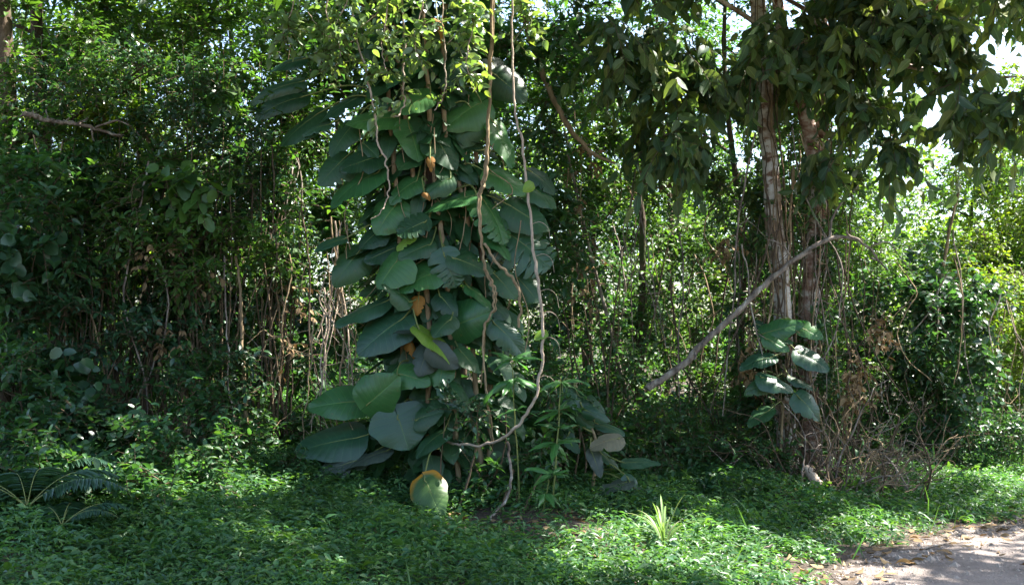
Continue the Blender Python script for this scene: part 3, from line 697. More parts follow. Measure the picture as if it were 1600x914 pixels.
a0 = at(1270, 765, 11.7)
T = thing('forked_tree', 'reddish forked trunk right of the pale spotted one, leaves hanging over the road', 'tree', (a0[0], a0[1], gz(a0[0], a0[1])))
a0[2] = gz(a0[0], a0[1]) - .05
mb = MB()
C = tube(mb, [a0, at(1262, 640, 11.7), at(1264, 500, 11.7), at(1276, 360, 11.7), at(1279, 230, 11.7), at(1282, 100, 11.7), at(1290, -60, 11.7), at(1330, -350, 11.6)],
         [.115, .105, .098, .098, .095, .075, .06, .03], 14, 0, 8, .012, .05)
limbs(mb, C, .10, 8, 2.2, .3, 0, .65)
C2 = tube(mb, [at(1277, 290, 11.68), at(1262, 190, 11.55), at(1242, 115, 11.5), at(1215, 10, 11.5), at(1190, -160, 11.4)], [.085, .08, .07, .055, .03], 12, 0, 8, .012, .05)
tube(mb, [at(1282, 120, 11.6), at(1370, 40, 11.2), at(1480, -10, 10.8), at(1600, -30, 10.4)], [.05, .035, .02, .012], 8, 0, 7, .015)
tube(mb, [at(1285, 40, 11.6), at(1380, 90, 11.0), at(1480, 120, 10.6), at(1590, 120, 10.2)], [.045, .03, .018, .01], 8, 0, 7, .015)
mb.build('trunk', [REDBARK], T)
hug(C, 6, .112, T, 6, 44)
foliage(T, [(1330, 70, 11.2, 110, 85, .9, .8), (1410, 110, 10.9, 90, 85, .9, .9), (1560, 145, 10.6, 90, 35, .7, .5), (1360, 195, 11, 60, 45, .6, .4),
            (1420, -15, 10.8, 80, 45, .8, .35), (1600, -5, 10.4, 90, 22, .6, .22), (1380, -200, 11, 300, 110, 1.6, .9), (1340, 240, 11.1, 60, 45, .5, .14), (1480, 200, 10.8, 90, 45, .5, .2)],
        520, .20, .50, [OLIVE, TWIG], 'crown', tl=.42, nl=7, droop=.6, up=.35, jit=.45, hang=1.1, shell=.2)

canopy(T, [(5.2, 8.0, 6.6, 2.0, 2.6, 1.1, 1.), (5.6, 11.2, 6.4, 2.4, 1.8, 1.2, 1.), (8.2, 9.6, 6.8, 1.8, 2.6, 1.1, .9), (8.4, 7.2, 6.6, 1.8, 1.6, 1., .6), (7.4, 14.6, 7.3, 2.3, 2.0, 1., .8), (4.8, 13.8, 7.7, 2.4, 1.8, 1., .8)], 4700, .20, [OLIVE, TWIG])

shrub('creeper_clad_bush', 'dark bush smothered in small creeper leaves, right of the dead brush heap', 1480, 13, 8,
      [(1485, 560, 13, 45, 110, .5, 1.), (1400, 500, 13.2, 90, 80, .7, .9), (1480, 430, 13.4, 70, 60, .6, .5)], 620, .10, .6, [BLUE, TWIG], h=2, droop=.6)
shrub('thicket_shrub', 'brushy grey-green shrub behind the pale trunk and the dead heap', 1340, 13, 9,
      [(1345, 420, 13, 60, 110, .6, 1.), (1300, 580, 13, 70, 80, .6, .7), (1170, 400, 13, 60, 120, .6, .8), (1410, 580, 13.2, 60, 70, .5, .6)], 900, .06, .5, [MIDG, TWIG], h=2, tl=.2)
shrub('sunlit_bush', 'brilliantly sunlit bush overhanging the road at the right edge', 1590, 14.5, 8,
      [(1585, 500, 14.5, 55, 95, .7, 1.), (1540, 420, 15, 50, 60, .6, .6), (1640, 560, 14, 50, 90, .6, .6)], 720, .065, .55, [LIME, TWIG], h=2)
shrub('roadside_bush', 'low shaded bush where the road disappears at the right edge', 1560, 14.3, 8,
      [(1560, 645, 14.2, 70, 50, .7, 1.), (1490, 690, 13.2, 60, 28, .5, .6), (1610, 690, 13.0, 40, 30, .5, .5)], 430, .075, .4, [BLUE, TWIG], h=1, up=.6)
shrub('roadside_bush', 'dark bush under the hanging creepers beside the road', 1430, 13.4, 7,
      [(1420, 640, 13.4, 70, 55, .6, 1.), (1330, 700, 12.6, 60, 30, .5, .4)], 330, .08, .5, [DARK, TWIG], h=1)

shrub('trunk_creeper', 'dark creeper massed round the feet of the pale and reddish trunks', 1215, 11.2, 7,
      [(1195, 640, 11.3, 50, 80, .25, 1.), (1265, 600, 11.5, 45, 90, .3, .9), (1245, 430, 11.6, 60, 120, .25, .6), (1160, 560, 11.6, 30, 100, .25, .5), (1290, 420, 11.9, 50, 130, .25, .7), (1165, 300, 11.9, 45, 110, .25, .7), (1214, 430, 11.27, 15, 150, .05, .10), (1270, 450, 11.56, 18, 150, .05, .13)], 640, .07, .55, [DARK, TWIG], 'creeper', tl=.16, droop=.6)
shrub('trunk_creeper', 'browning creeper hanging in the fork between the pale and reddish trunks', 1245, 11.5, 6,
      [(1240, 270, 11.75, 50, 120, .2, 1.), (1150, 330, 11.8, 40, 110, .25, .8), (1320, 300, 11.9, 40, 80, .25, .6)], 210, .075, .5, [OLIVE, TWIG], 'creeper', tl=.18, droop=.7)

# ------------------------------------------------------------------ the big-leaved climber
def broad_leaf(name, parent, b, tip, w, mat, stalk_to=None, split=0., curl=1., face=(0, -.75, .65), roll=0., nu=34, nv=10, lab=None, smat=1):
    b = np.asarray(b, float); tip = np.asarray(tip, float)
    ax = tip - b; Ln = np.linalg.norm(ax); X = ax / Ln
    Zv = np.asarray(face, float) + RNG.normal(0, .24, 3); Zv = norm(Zv - X * Zv.dot(X)); Yv = np.cross(Zv, X)
    if roll:
        c, s = math.cos(roll), math.sin(roll); Zv, Yv = Zv * c + Yv * s, Yv * c - Zv * s
    if split: nu = 56
    u = np.linspace(0, 1, nu); v = np.linspace(-1, 1, 2 * nv + 1)
    Ug, Vg = np.meshgrid(u, v, indexing='ij')
    asym = RNG.uniform(-.14, .14); w = w * RNG.uniform(.86, 1.12); curl = curl * RNG.uniform(.5, 1.7); kink = RNG.uniform(-.22, .22)
    half = (np.sin(np.pi * np.clip(u, 0, 1) ** .58)) ** .62 * (1 - .16 * u); half[0] = 0.02; half = half / half.max() * .5 * w
    if split:
        ph = u * 7 + RNG.uniform(0, 1); fr = np.abs(ph % 1 - .5)
        slot = np.exp(-(fr / .13) ** 2) * (u > .16) * (u < .93)
        half2 = half[:, None] * (1 - split * slot[:, None] * RNG.uniform(.6, 1.1, (1, 2)))
        H = np.where(Vg < 0, half2[:, :1], half2[:, 1:])
    else:
        H = half[:, None] * np.ones_like(Vg)
    if not split and nu > 20 and RNG.uniform() < .45:               # torn or nibbled edge
        for _ in range(RNG.integers(1, 4)):
            sdv = RNG.choice([-1, 1]); H = np.where(np.sign(Vg) == sdv, H * (1 - RNG.uniform(.12, .45) * np.exp(-((Ug - RNG.uniform(.25, .9)) / RNG.uniform(.02, .05)) ** 2)), H)
    wav = 1 + .035 * np.sin(Ug * 19 + RNG.uniform(0, 6)) * np.abs(Vg)
    y = Vg * H * wav * (1 + asym * np.sign(Vg))
    x = Ug - .22 * w * np.abs(Vg) ** 1.6 * (1 - Ug) ** 2.2 + (.20 * w * np.abs(Vg) * (Ug < .97) * np.sin(np.pi * Ug) if split else .03 * np.abs(Vg) * np.sin(np.pi * Ug))
    q1, q2 = RNG.uniform(.5, 1.4, 2)
    z = curl * (-.16 * q1 * (Ug - .25) ** 2 * 1.6 - .34 * q2 * w * (y / (.5 * w)) ** 2 * .5 + .10 * np.abs(y))
    z += .005 * np.cos((Ug * 9 - np.abs(Vg) * 1.6) * 2 * np.pi) * np.abs(Vg) * (1 - np.abs(Vg) * .4)
    y = y + kink * Ug * (Ug - 1) * .5
    z += RNG.uniform(.006, .03) * np.sin(Ug * RNG.uniform(8, 14) + Vg * 1.5 + RNG.uniform(0, 6)) * Vg ** 2 + RNG.uniform(-.05, .05) * Vg * Ug
    P = b + Ln * (x[..., None] * X + y[..., None] * Yv + z[..., None] * Zv)
    I = np.arange(Ug.size).reshape(Ug.shape)
    F = np.stack([I[:-1, :-1], I[1:, :-1], I[1:, 1:], I[:-1, 1:]], -1).reshape(-1, 4)
    mb = MB(); mb.add(P.reshape(-1, 3), F, 0, np.stack([Ug.ravel(), Vg.ravel() * .5 + .5], -1))
    if stalk_to is not None:
        s = np.asarray(stalk_to, float); m_ = (b + s) / 2 + (0, -.02, .05) - X * .06
        tube(mb, [s, m_, b - X * .012 - Zv * .004, b + X * Ln * .10 - Zv * .006], [.009, .007, .005], 5, smat, 5)
        mid = [b + Ln * (tt * X) + Ln * Zv * float(np.interp(tt, u, z[:, nv])) - Zv * .002 for tt in np.linspace(.04, .9, 7)]
        tube(mb, mid, [.0045, .002], 4, smat, 3)
    o = mb.build(name, [mat, PETIOLE], parent)
    if lab: o['label'] = lab
    return o

TY = 10.0
tb = at(690, 800, TY); tb[2] = gz(tb[0], tb[1])
def core(py):                                                    # where the host trunk stands at a height
    return at(np.interp(py, [-500, 0, 250, 450, 640, 800], [640, 655, 668, 690, 695, 700]), py, TY)
HT = thing('host_tree', 'dark trunk buried behind the tower of broad climbing leaves', 'tree', tb)
mb = MB()
C = tube(mb, [tb - (0, 0, .05), core(640), core(450), core(250), core(0), core(-250), core(-500)], [.16, .13, .12, .115, .11, .09, .05], 14, 0, 8, .012, .06)
limbs(mb, C, .12, 9, 2.2, .5, 0, .6)
mb.build('trunk', [MOSSBARK], HT)
foliage(HT, [(560, -230, 10.4, 240, 110, 1.6, 1.), (760, -260, 10.4, 220, 110, 1.6, 1.), (640, -480, 10.4, 320, 150, 1.8, 1.), (530, 20, 11, 130, 60, .7, .4), (800, 30, 11, 110, 60, .7, .4), (815, 150, 11.3, 90, 90, .5, .5), (540, 160, 11.2, 90, 90, .5, .5), (835, 380, 11.2, 55, 110, .4, .4), (520, 430, 11., 50, 110, .4, .35)],
        2300, .115, .5, [DARK, TWIG], 'crown')

canopy(HT, [(-.6, 8.6, 6.7, 2.4, 2.3, 1.1, 1.), (.2, 10.3, 6.9, 1.9, 1.6, 1., .7), (-1.9, 9.3, 5.75, 1.3, 1.4, .6, .24, 1), (-2.6, 7.9, 5.6, 1.2, 1.2, .6, .2, 1)], 4300, .16, [MIDG, TWIG])  # last two blobs are uncut blockers added to keep the left bank shaded

CP = thing('climbing_philodendron', 'giant climbing plant of overlapping broad leaves towering over the middle of the bank', 'climbing plant', tb + np.array((-.05, -.3, 0)))
for k, (dx, dy) in enumerate(((-55, -.18), (-25, -.24), (12, -.26), (45, -.18), (75, -.08))):
    mb = MB()
    pts = [core(y) + np.array((dx * TY / FPX + RNG.normal(0, .05), dy + RNG.normal(0, .03), 0)) for y in (800, 650, 500, 350, 200, 60, -60)]
    pts[0][2] = gz(pts[0][0], pts[0][1]) - .04
    tube(mb, pts, [.026, .024, .022, .018], 8, 0, 8, .012, .08); mb.build('climbing_stem', [VINE], CP)
mb = MB()
for i in range(46):                                              # hanging aerial roots
    py = RNG.uniform(60, 560); p = core(py) + np.array((RNG.normal(0, .34), -RNG.uniform(.05, .38), 0)); L = RNG.uniform(.4, 1.5)
    tube(mb, [p, p + (RNG.normal(0, .06), 0, -L * .35), p + (RNG.normal(0, .1), 0, -L * .7), p + (RNG.normal(0, .12), 0, -L)], RNG.uniform(.0025, .005), 5, 0, 5, .008)
o = mb.build('aerial_roots', [VINE], CP)
mb = MB(); n = 900                                               # small leaves behind the broad ones, coloured dark to give shaded gaps
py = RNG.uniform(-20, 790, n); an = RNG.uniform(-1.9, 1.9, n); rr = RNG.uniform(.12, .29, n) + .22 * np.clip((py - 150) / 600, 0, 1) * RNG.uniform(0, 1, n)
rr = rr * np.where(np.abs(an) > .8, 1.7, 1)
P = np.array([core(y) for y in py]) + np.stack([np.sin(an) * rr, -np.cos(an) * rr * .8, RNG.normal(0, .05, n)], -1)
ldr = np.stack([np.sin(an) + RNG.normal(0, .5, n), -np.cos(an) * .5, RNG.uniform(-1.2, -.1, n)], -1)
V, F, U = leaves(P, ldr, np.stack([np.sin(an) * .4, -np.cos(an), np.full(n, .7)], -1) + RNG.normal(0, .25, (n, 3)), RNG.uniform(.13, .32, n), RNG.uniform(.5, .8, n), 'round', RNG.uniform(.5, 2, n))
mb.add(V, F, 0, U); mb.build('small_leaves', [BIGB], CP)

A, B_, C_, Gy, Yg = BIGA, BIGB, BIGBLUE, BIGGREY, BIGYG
TL = [  # base px, tip px, width ratio, material, split
 (615, 183, 533, 190, .62, A, 0), (670, 150, 616, 174, .72, A, 0), (640, 200, 657, 252, 1.0, A, 0), (562, 150, 498, 188, .34, C_, 0),
 (514, 194, 470, 206, .38, C_, 0), (496, 178, 430, 226, .75, B_, 0), (474, 126, 385, 150, .28, C_, 0), (476, 150, 393, 174, .4, B_, 0),
 (474, 92, 418, 106, .45, C_, 0), (550, 196, 514, 242, .7, B_, 0), (592, 244, 530, 264, .6, B_, 0), (537, 248, 496, 288, .8, B_, 0),
 (590, 268, 509, 314, .64, A, 0), (568, 224, 590, 244, .6, B_, 0), (652, 92, 600, 133, .7, A, 0), (652, 76, 642, 121, .8, A, 0),
 (750, 160, 691, 196, .85, A, 0), (722, 92, 688, 132, .7, B_, 0), (770, 98, 790, 142, .7, B_, 0), (775, 118, 822, 156, .7, B_, 0),
 (775, 195, 804, 260, .42, A, 0), (680, 214, 713, 263, .7, B_, 0), (764, 270, 824, 298, .62, A, 0), (742, 186, 705, 232, .6, B_, 0),
 (830, 268, 870, 297, .7, B_, 0), (650, 282, 606, 313, .7, A, 0), (618, 320, 586, 362, .95, A, 0), (664, 346, 620, 367, .75, B_, .35),
 (592, 360, 560, 387, .8, B_, 0), (672, 381, 622, 402, .62, B_, 0), (617, 387, 568, 408, .65, B_, 0), (560, 394, 518, 441, .8, B_, 0),
 (620, 407, 588, 450, 1.05, A, 0), (682, 424, 624, 452, .72, A, 0), (537, 373, 490, 387, .5, C_, 0), (644, 368, 619, 391, .5, Yg, 0),
 (742, 304, 661, 326, .46, A, 0), (702, 278, 655, 301, .6, B_, 0), (757, 314, 796, 375, .68, A, .45), (798, 322, 860, 360, .66, B_, 0),
 (792, 362, 862, 414, .8, C_, .55), (760, 358, 803, 399, .55, BIGA, 0), (825, 288, 872, 320, .62, B_, 0), (694, 398, 712, 448, .95, C_, .7),
 (708, 402, 772, 426, .62, B_, 0), (778, 434, 808, 464, .8, B_, 0), (812, 437, 843, 472, .75, B_, 0), (733, 448, 773, 480, .45, A, 0),
 (601, 471, 521, 504, .60, C_, 0), (629, 497, 554, 549, .74, C_, 0), (662, 520, 617, 514, .5, Gy, 0), (670, 545, 652, 583, .9, Gy, 0),
 (674, 546, 717, 574, .7, Gy, 0), (622, 583, 671, 596, .62, A, 0), (692, 572, 684, 609, .9, BIGA, 0), (574, 632, 620, 590, .95, A, 0),
 (568, 626, 478, 632, .56, A, 0), (558, 683, 457, 702, .62, C_, 0), (622, 652, 640, 703, 1.35, C_, 0), (604, 703, 537, 726, .6, Gy, 0),
 (566, 716, 485, 742, .52, Gy, 0), (692, 674, 646, 709, .7, B_, 0), (712, 508, 766, 486, .82, A, 0), (688, 462, 713, 490, .7, B_, 0),
 (704, 498, 676, 524, .7, B_, 0), (772, 504, 822, 552, .55, C_, .3), (720, 548, 750, 582, .75, B_, 0), (650, 655, 690, 640, .7, B_, 0),
 (700, 600, 735, 640, .7, B_, 0), (640, 470, 600, 440, .6, B_, 0), (760, 470, 800, 500, .6, B_, 0),
]
for i, (bx, by, tx, ty, w, mt, sp) in enumerate(TL):
    yy = (by + ty) / 2
    out = .30 + .28 * min(1, max(0, (yy - 80) / 600)) + RNG.uniform(-.08, .10)
    cx = core(yy); off = abs((bx + tx) / 2 - np.interp(yy, [0, 800], [655, 700]))
    Yb = TY - out + .0014 * off
    b = at(bx, by, Yb); t = at(tx, ty, Yb - RNG.uniform(.03, .14))
    anchor = core(by - 25) + np.array((np.clip((bx - 680) * .6, -70, 70) * TY / FPX, -.18, -.05 + RNG.uniform(-.12, .1)))
    broad_leaf('leaf', CP, b, t, w * 1.24, mt, anchor, sp)
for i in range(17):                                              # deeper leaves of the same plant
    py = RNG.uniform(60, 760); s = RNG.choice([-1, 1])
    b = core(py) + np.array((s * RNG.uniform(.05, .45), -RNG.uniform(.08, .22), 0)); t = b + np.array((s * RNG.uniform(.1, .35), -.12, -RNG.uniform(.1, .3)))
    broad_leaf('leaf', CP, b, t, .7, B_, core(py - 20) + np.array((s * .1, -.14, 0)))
b = at(664, 748, 9.2); broad_leaf('leaf', CP, b, at(690, 805, 8.98), .84, BIGYEL, at(690, 700, 9.6), lab='yellowing leaf with an orange margin', face=(-.2, -.8, .5))
broad_leaf('leaf', CP, at(656, 513, 9.5), at(719, 559, 9.4), .62, Yg, at(650, 470, 9.75), lab='folded bright lime-green leaf', curl=1.2, roll=.3)
for (x1, y1, x2, y2, w) in ((654, 466, 652, 492, .9), (640, 532, 650, 552, .8), (672, 247, 673, 266, .6), (685, 30, 702, 56, .6), (664, 300, 672, 308, .8)):
    broad_leaf('withered_leaf', CP, at(x1, y1, 9.6), at(x2, y2, 9.55), w, ORANGE, at(x1 + 3, y1 - 18, 9.75), curl=2.2, lab='orange withered leaf')

def leafy_climber(name, label, base, spec, anchor, cat='climbing plant', mats=None, face=(0, -.75, .65)):
    t = thing(name, label, cat, base)
    mb = MB(); tube(mb, [np.array(base) - (0, 0, .03)] + [np.array(a) for a in anchor], [.016, .014, .01], 7, 0, 7, .01); mb.build('climbing_stem', [VINE], t)
    A_ = spline([np.array(base)] + [np.array(a) for a in anchor], 8)
    for (bx, by, tx, ty, w, mt, Yl) in spec:
        b = at(bx, by, Yl); k = A_[np.argmin(np.linalg.norm(A_ - (b + (0, .1, .05)), axis=1))]
        broad_leaf('leaf', t, b, at(tx, ty, Yl - .08), w, mt, k, face=face)
    return t
e0 = at(1218, 760, 11.1); e0[2] = gz(e0[0], e0[1])
leafy_climber('climbing_philodendron', 'small broad-leaved climber halfway up the pale spotted trunk', e0,
  [(1192, 521, 1258, 503, .5, A, 10.9), (1246, 509, 1216, 498, .5, Yg, 11.), (1195, 525, 1240, 533, .5, B_, 10.95), (1250, 511, 1287, 528, .7, A, 10.95),
   (1206, 557, 1156, 570, .62, C_, 10.8), (1197, 528, 1234, 547, .7, A, 10.85), (1248, 550, 1298, 577, .72, C_, 10.8), (1190, 588, 1243, 608, .78, C_, 10.75),
   (1202, 596, 1164, 613, .7, B_, 10.8), (1248, 620, 1284, 654, .8, C_, 10.8), (1235, 588, 1272, 606, .6, B_, 10.9), (1202, 640, 1168, 664, .7, B_, 10.8), (1180, 505, 1215, 520, .5, B_, 11.0)],
  [at(1222, 640, 11.15), at(1232, 520, 11.2), at(1225, 440, 11.25)])
e0 = at(925, 760, 9.9); e0[2] = gz(e0[0], e0[1])
leafy_climber('broad_leaved_plant', 'low broad-leaved plant with one brown-blotched leaf, at the right foot of the climber', e0,
  [(880, 612, 916, 642, .6, C_, 10.1), (906, 618, 948, 640, .6, B_, 10.2), (914, 640, 952, 658, .6, C_, 10.0), (935, 662, 978, 676, .5, C_, 10.1),
   (966, 684, 922, 694, .8, BIGBROWN, 9.7), (924, 704, 940, 746, .5, Gy, 9.7), (940, 708, 970, 736, .5, C_, 9.8), (976, 722, 1033, 722, .66, C_, 9.7),
   (982, 752, 930, 766, .62, Gy, 9.55), (980, 745, 1000, 778, .6, C_, 9.6), (996, 766, 1018, 786, .9, Gy, 9.5), (886, 686, 906, 708, .6, B_, 9.9),
   (895, 640, 925, 668, .6, B_, 10.1), (870, 660, 900, 690, .6, B_, 10.0)],
  [at(930, 700, 10.), at(915, 640, 10.2), at(900, 600, 10.3)])
e0 = at(560, 800, 8.9); e0[2] = gz(e0[0], e0[1])
leafy_climber('seedling', 'small broad-leaved seedling on the shaded bank left of the yellowing leaf', e0,
  [(572, 800, 548, 822, .5, A, 8.75), (578, 806, 600, 816, .5, A, 8.75), (565, 795, 545, 796, .4, C_, 8.8), (575, 812, 585, 838, .6, B_, 8.7)], [at(572, 800, 8.85)], 'seedling')
e0 = at(165, 905, 7.6); e0[2] = gz(e0[0], e0[1])
leafy_climber('seedling', 'flat-leaved seedling at the bottom left corner beside the ferns', e0,
  [(150, 895, 190, 890, .5, A, 7.5), (160, 880, 130, 872, .6, B_, 7.6), (155, 890, 185, 912, .5, A, 7.4)], [at(155, 885, 7.55)], 'seedling')
e0 = at(880, 905, 7.5); e0[2] = gz(e0[0], e0[1])
leafy_climber('seedling', 'single wide leaf lying in the ground cover at the bottom centre', e0, [(880, 898, 922, 886, .55, A, 7.4), (885, 900, 868, 880, .5, A, 7.5)], [at(884, 895, 7.5)], 'seedling')

# ------------------------------------------------------------------ lance-leaved saplings in front of the climber
def lance(label, stem_px, whorls):
    b = at(stem_px[0][0], stem_px[0][1], stem_px[0][2]); b[2] = gz(b[0], b[1])
    t = thing('lance_leaved_sapling', label, 'sapling', b, 'lance-leaved saplings before the climber')
    mb = MB(); tube(mb, [b] + [at(*p) for p in stem_px[1:]], [.008, .006, .004], 6, 0, 6, .006); mb.build('stem', [PETIOLE], t)
    for (px, py, Yd, n, L, ph) in whorls:
        c = at(px, py, Yd)
        for i in range(n):
            a = ph + i * 6.283 / n + RNG.normal(0, .25)
            d = np.array((math.cos(a), math.sin(a) * .8 - .15, RNG.uniform(-.55, .45)))
            d = norm(d); ll = L * RNG.uniform(.7, 1.15)
            broad_leaf('leaf', t, c + d * .02, c + d * ll, RNG.uniform(.20, .28), LANCE, None, face=(0, -.4, .9), nu=12, nv=3, curl=1.3)
    return t
lance('lance-leaved sapling with bright leaves rising beside the long looped vine', [(812, 800, 9.3), (808, 700, 9.2), (803, 640, 9.1), (800, 555, 9.05)],
      [(800, 560, 9.05, 7, .27, .3), (803, 590, 9.05, 6, .29, 1.0), (806, 640, 9.1, 4, .24, .2)])
lance('lance-leaved sapling at the outer side of the long looped vine', [(862, 810, 9.2), (868, 720, 9.1), (873, 640, 9.05), (876, 590, 9.)],
      [(876, 595, 9., 6, .22, .1), (874, 640, 9.05, 6, .24, .9), (868, 690, 9.1, 7, .24, .5), (872, 670, 9.1, 4, .2, 2.)])
lance('lowest lance-leaved sapling, its pale tips just above the bare earth', [(845, 835, 9.), (850, 790, 8.95), (858, 750, 8.9)],
      [(862, 740, 8.85, 8, .22, .4), (852, 770, 8.9, 6, .2, 1.3)])

shrub('weedy_bush', 'small bush of pointed leaves in front of the lower stems of the climber', 720, 9.3, 5,
      [(710, 640, 9.45, 50, 25, .2, 1.), (760, 760, 9.5, 50, 40, .25, .8)], 46, .07, .5, [BLUE, TWIG], h=.8)
shrub('weedy_bush', 'straggly dark bush over the bare earth below the lance-leaved saplings', 800, 9.2, 5,
      [(800, 745, 9.65, 60, 45, .25, 1.), (850, 690, 9.8, 40, 60, .3, .8)], 70, .10, .5, [DARK, TWIG], h=.8)

# ------------------------------------------------------------------ lianas
def vine(label, pts, r, mat=VINE, name='hanging_vine', group=None, per=12, wob=.010, knob=.11, sides=7, leafs=None, twist=None):
    P = [at(*p) for p in pts]
    t = thing(name, label, 'vine', P[-1], group)
    mb = MB(); K = tube(mb, P, r, sides, 0, per, wob, knob)
    if twist is not None:
        k2 = np.array(K); a = np.linspace(0, twist, len(K)); rr = np.max(r)
        k2 = k2 + np.stack([np.cos(a), np.sin(a), 0 * a], -1) * rr * 1.3
        tube(mb, k2, np.asarray(r) * .6 if np.ndim(r) else r * .6, sides, 0, raw=True, knob=knob)
    mb.build('stem', [mat], t)
    if leafs:
        n, L, lo, hi = leafs
        mb = MB(); i = (RNG.uniform(lo, hi, n) * (len(K) - 1)).astype(int)
        D = norm(RNG.normal(0, 1, (n, 3)) * (1, .7, .6)); sprays(mb, K[i], D, .16, 5, L, .52, .4, .8, .5, 'ovate', 0, 1, .15)
        mb.build('foliage', [VINEG, TWIG], t)
    return t
vine('long smooth vine hanging before the climber and looping back to it near the ground',
     [(800, -30, 9.2), (800, 60, 9.2), (803, 160, 9.15), (815, 220, 9.1), (824, 290, 9.1), (832, 370, 9.05), (842, 450, 9.), (847, 520, 9.), (843, 585, 9.), (830, 635, 9.), (800, 672, 9.05), (765, 693, 9.2), (715, 693, 9.45), (690, 690, 9.7)],
     [.009, .010, .012, .013, .012, .009], PALEVINE)
LV = bpy.data.objects['hanging_vine']
for (x1, y1, x2, y2) in ((831, 288, 818, 300), (850, 518, 835, 530), (812, 268, 800, 262)):
    broad_leaf('leaf', LV, at(x1, y1, 9.02), at(x2, y2, 9.), 1.0, BIGYG, None, nu=12, nv=4)
for (x1, y1) in ((838, 400), (845, 455), (847, 490), (848, 530), (842, 590), (832, 350)):
    mb = MB(); tube(mb, [at(x1, y1, 9.03), at(x1 + 12, y1 - 3, 9.), at(x1 + 24, y1 + 6, 9.), at(x1 + 28, y1 + 26, 9.)], [.003, .0015], 5, 0, 6); mb.build('tendril', [PALEVINE], LV)
vine('thick twisted woody vine running down the right side of the climber',
     [(766, -40, 9.5), (767, 60, 9.5), (764, 160, 9.45), (762, 230, 9.45), (758, 280, 9.45), (750, 310, 9.45), (752, 380, 9.45), (757, 420, 9.45), (770, 450, 9.45), (772, 480, 9.5), (755, 520, 9.5), (760, 600, 9.5), (772, 690, 9.5)],
     [.014, .015, .014, .012, .011, .010, .006], VINE, twist=9., knob=.1)
vine('branch of the woody vine hooking outward halfway up the climber', [(757, 380, 9.4), (775, 410, 9.35), (800, 432, 9.3), (812, 470, 9.3), (810, 512, 9.3)], [.012, .013, .011], VINE)
vine('sunlit thorny tendril curling in front of the upper leaves of the climber',
     [(548, -20, 9.0), (555, 50, 8.95), (570, 110, 8.9), (583, 170, 8.9), (592, 225, 8.9), (606, 265, 8.9), (607, 300, 8.9), (598, 328, 8.9), (580, 343, 8.9)], [.008, .009, .008, .006, .003], PALEVINE, leafs=(15, .10, .02, .45))
vine('shorter sunlit tendril hooked at its tip beside the thorny one', [(628, -20, 9.05), (631, 60, 9.), (630, 130, 9.), (632, 160, 9.), (622, 180, 9.), (610, 182, 9.)], [.008, .009, .007, .004], PALEVINE, leafs=(12, .09, .02, .45))
vine('fine leafy vine trailing before the climber, right of the two tendrils', [(690, -20, 9.1), (693, 60, 9.1), (697, 120, 9.1), (690, 155, 9.1), (678, 172, 9.1)], [.006, .006, .004], PALEVINE, leafs=(10, .06, .05, 1.))
vine('curving brown bough arching down through the gap right of the climber', [(800, -30, 11.3), (828, 60, 11.3), (858, 140, 11.2), (890, 200, 11.2), (925, 238, 11.2), (962, 256, 11.2)], [.03, .032, .03, .028, .022, .012], VINE, name='bough')
vine('crooked root stem twisting down to the bare earth under the saplings', [(792, 690, 9.3), (798, 740, 9.2), (792, 780, 9.1), (775, 800, 9.), (765, 810, 8.95)], [.012, .011, .008], GREYWOOD, name='root')

for n_, (lab, pts) in enumerate((('short sunlit leafy vine at the very top, between the two bare tendrils', [(600, -50, 8.85), (605, 10, 8.85), (596, 70, 8.85), (604, 120, 8.85)]),
                                ('sunlit leafy vine at the very top, just left of the thorny tendril', [(520, -50, 8.85), (512, 20, 8.85), (530, 70, 8.85), (525, 110, 8.85)]),
                                ('sunlit leafy vine at the very top, just right of the shorter tendril', [(655, -50, 8.85), (660, 10, 8.85), (648, 55, 8.85), (655, 95, 8.85)]),
                                ('sunlit leafy vine beside the twisted woody vine at the very top', [(735, -50, 8.95), (742, 30, 8.95), (730, 90, 8.95), (738, 130, 8.95)]),
                                ('thin leafy vine straying left over the dark bluish leaves at the top', [(470, -50, 9.), (455, 20, 9.), (440, 60, 9.)]),
                                ('leafy vine curtain hanging at the top centre in the sun', [(560, -40, 8.9), (530, 30, 8.9), (500, 90, 8.9)]),
                                ('sunlit leafy vine draped over the top of the climber', [(700, -40, 9.), (735, 20, 9.), (700, 70, 9.)]),
                                ('sunlit leafy vine over the left shoulder of the climber', [(600, -40, 9.), (590, 20, 9.), (520, 60, 9.), (480, 20, 9.)]),
                                ('leafy vine hanging before the white sky at the top, right of the climber', [(815, -40, 9.5), (830, 20, 9.5), (800, 70, 9.5)]))):
    vine(lab, pts, [.006, .005, .003], PALEVINE, name='leafy_vine', leafs=(24, .10, .1, 1))

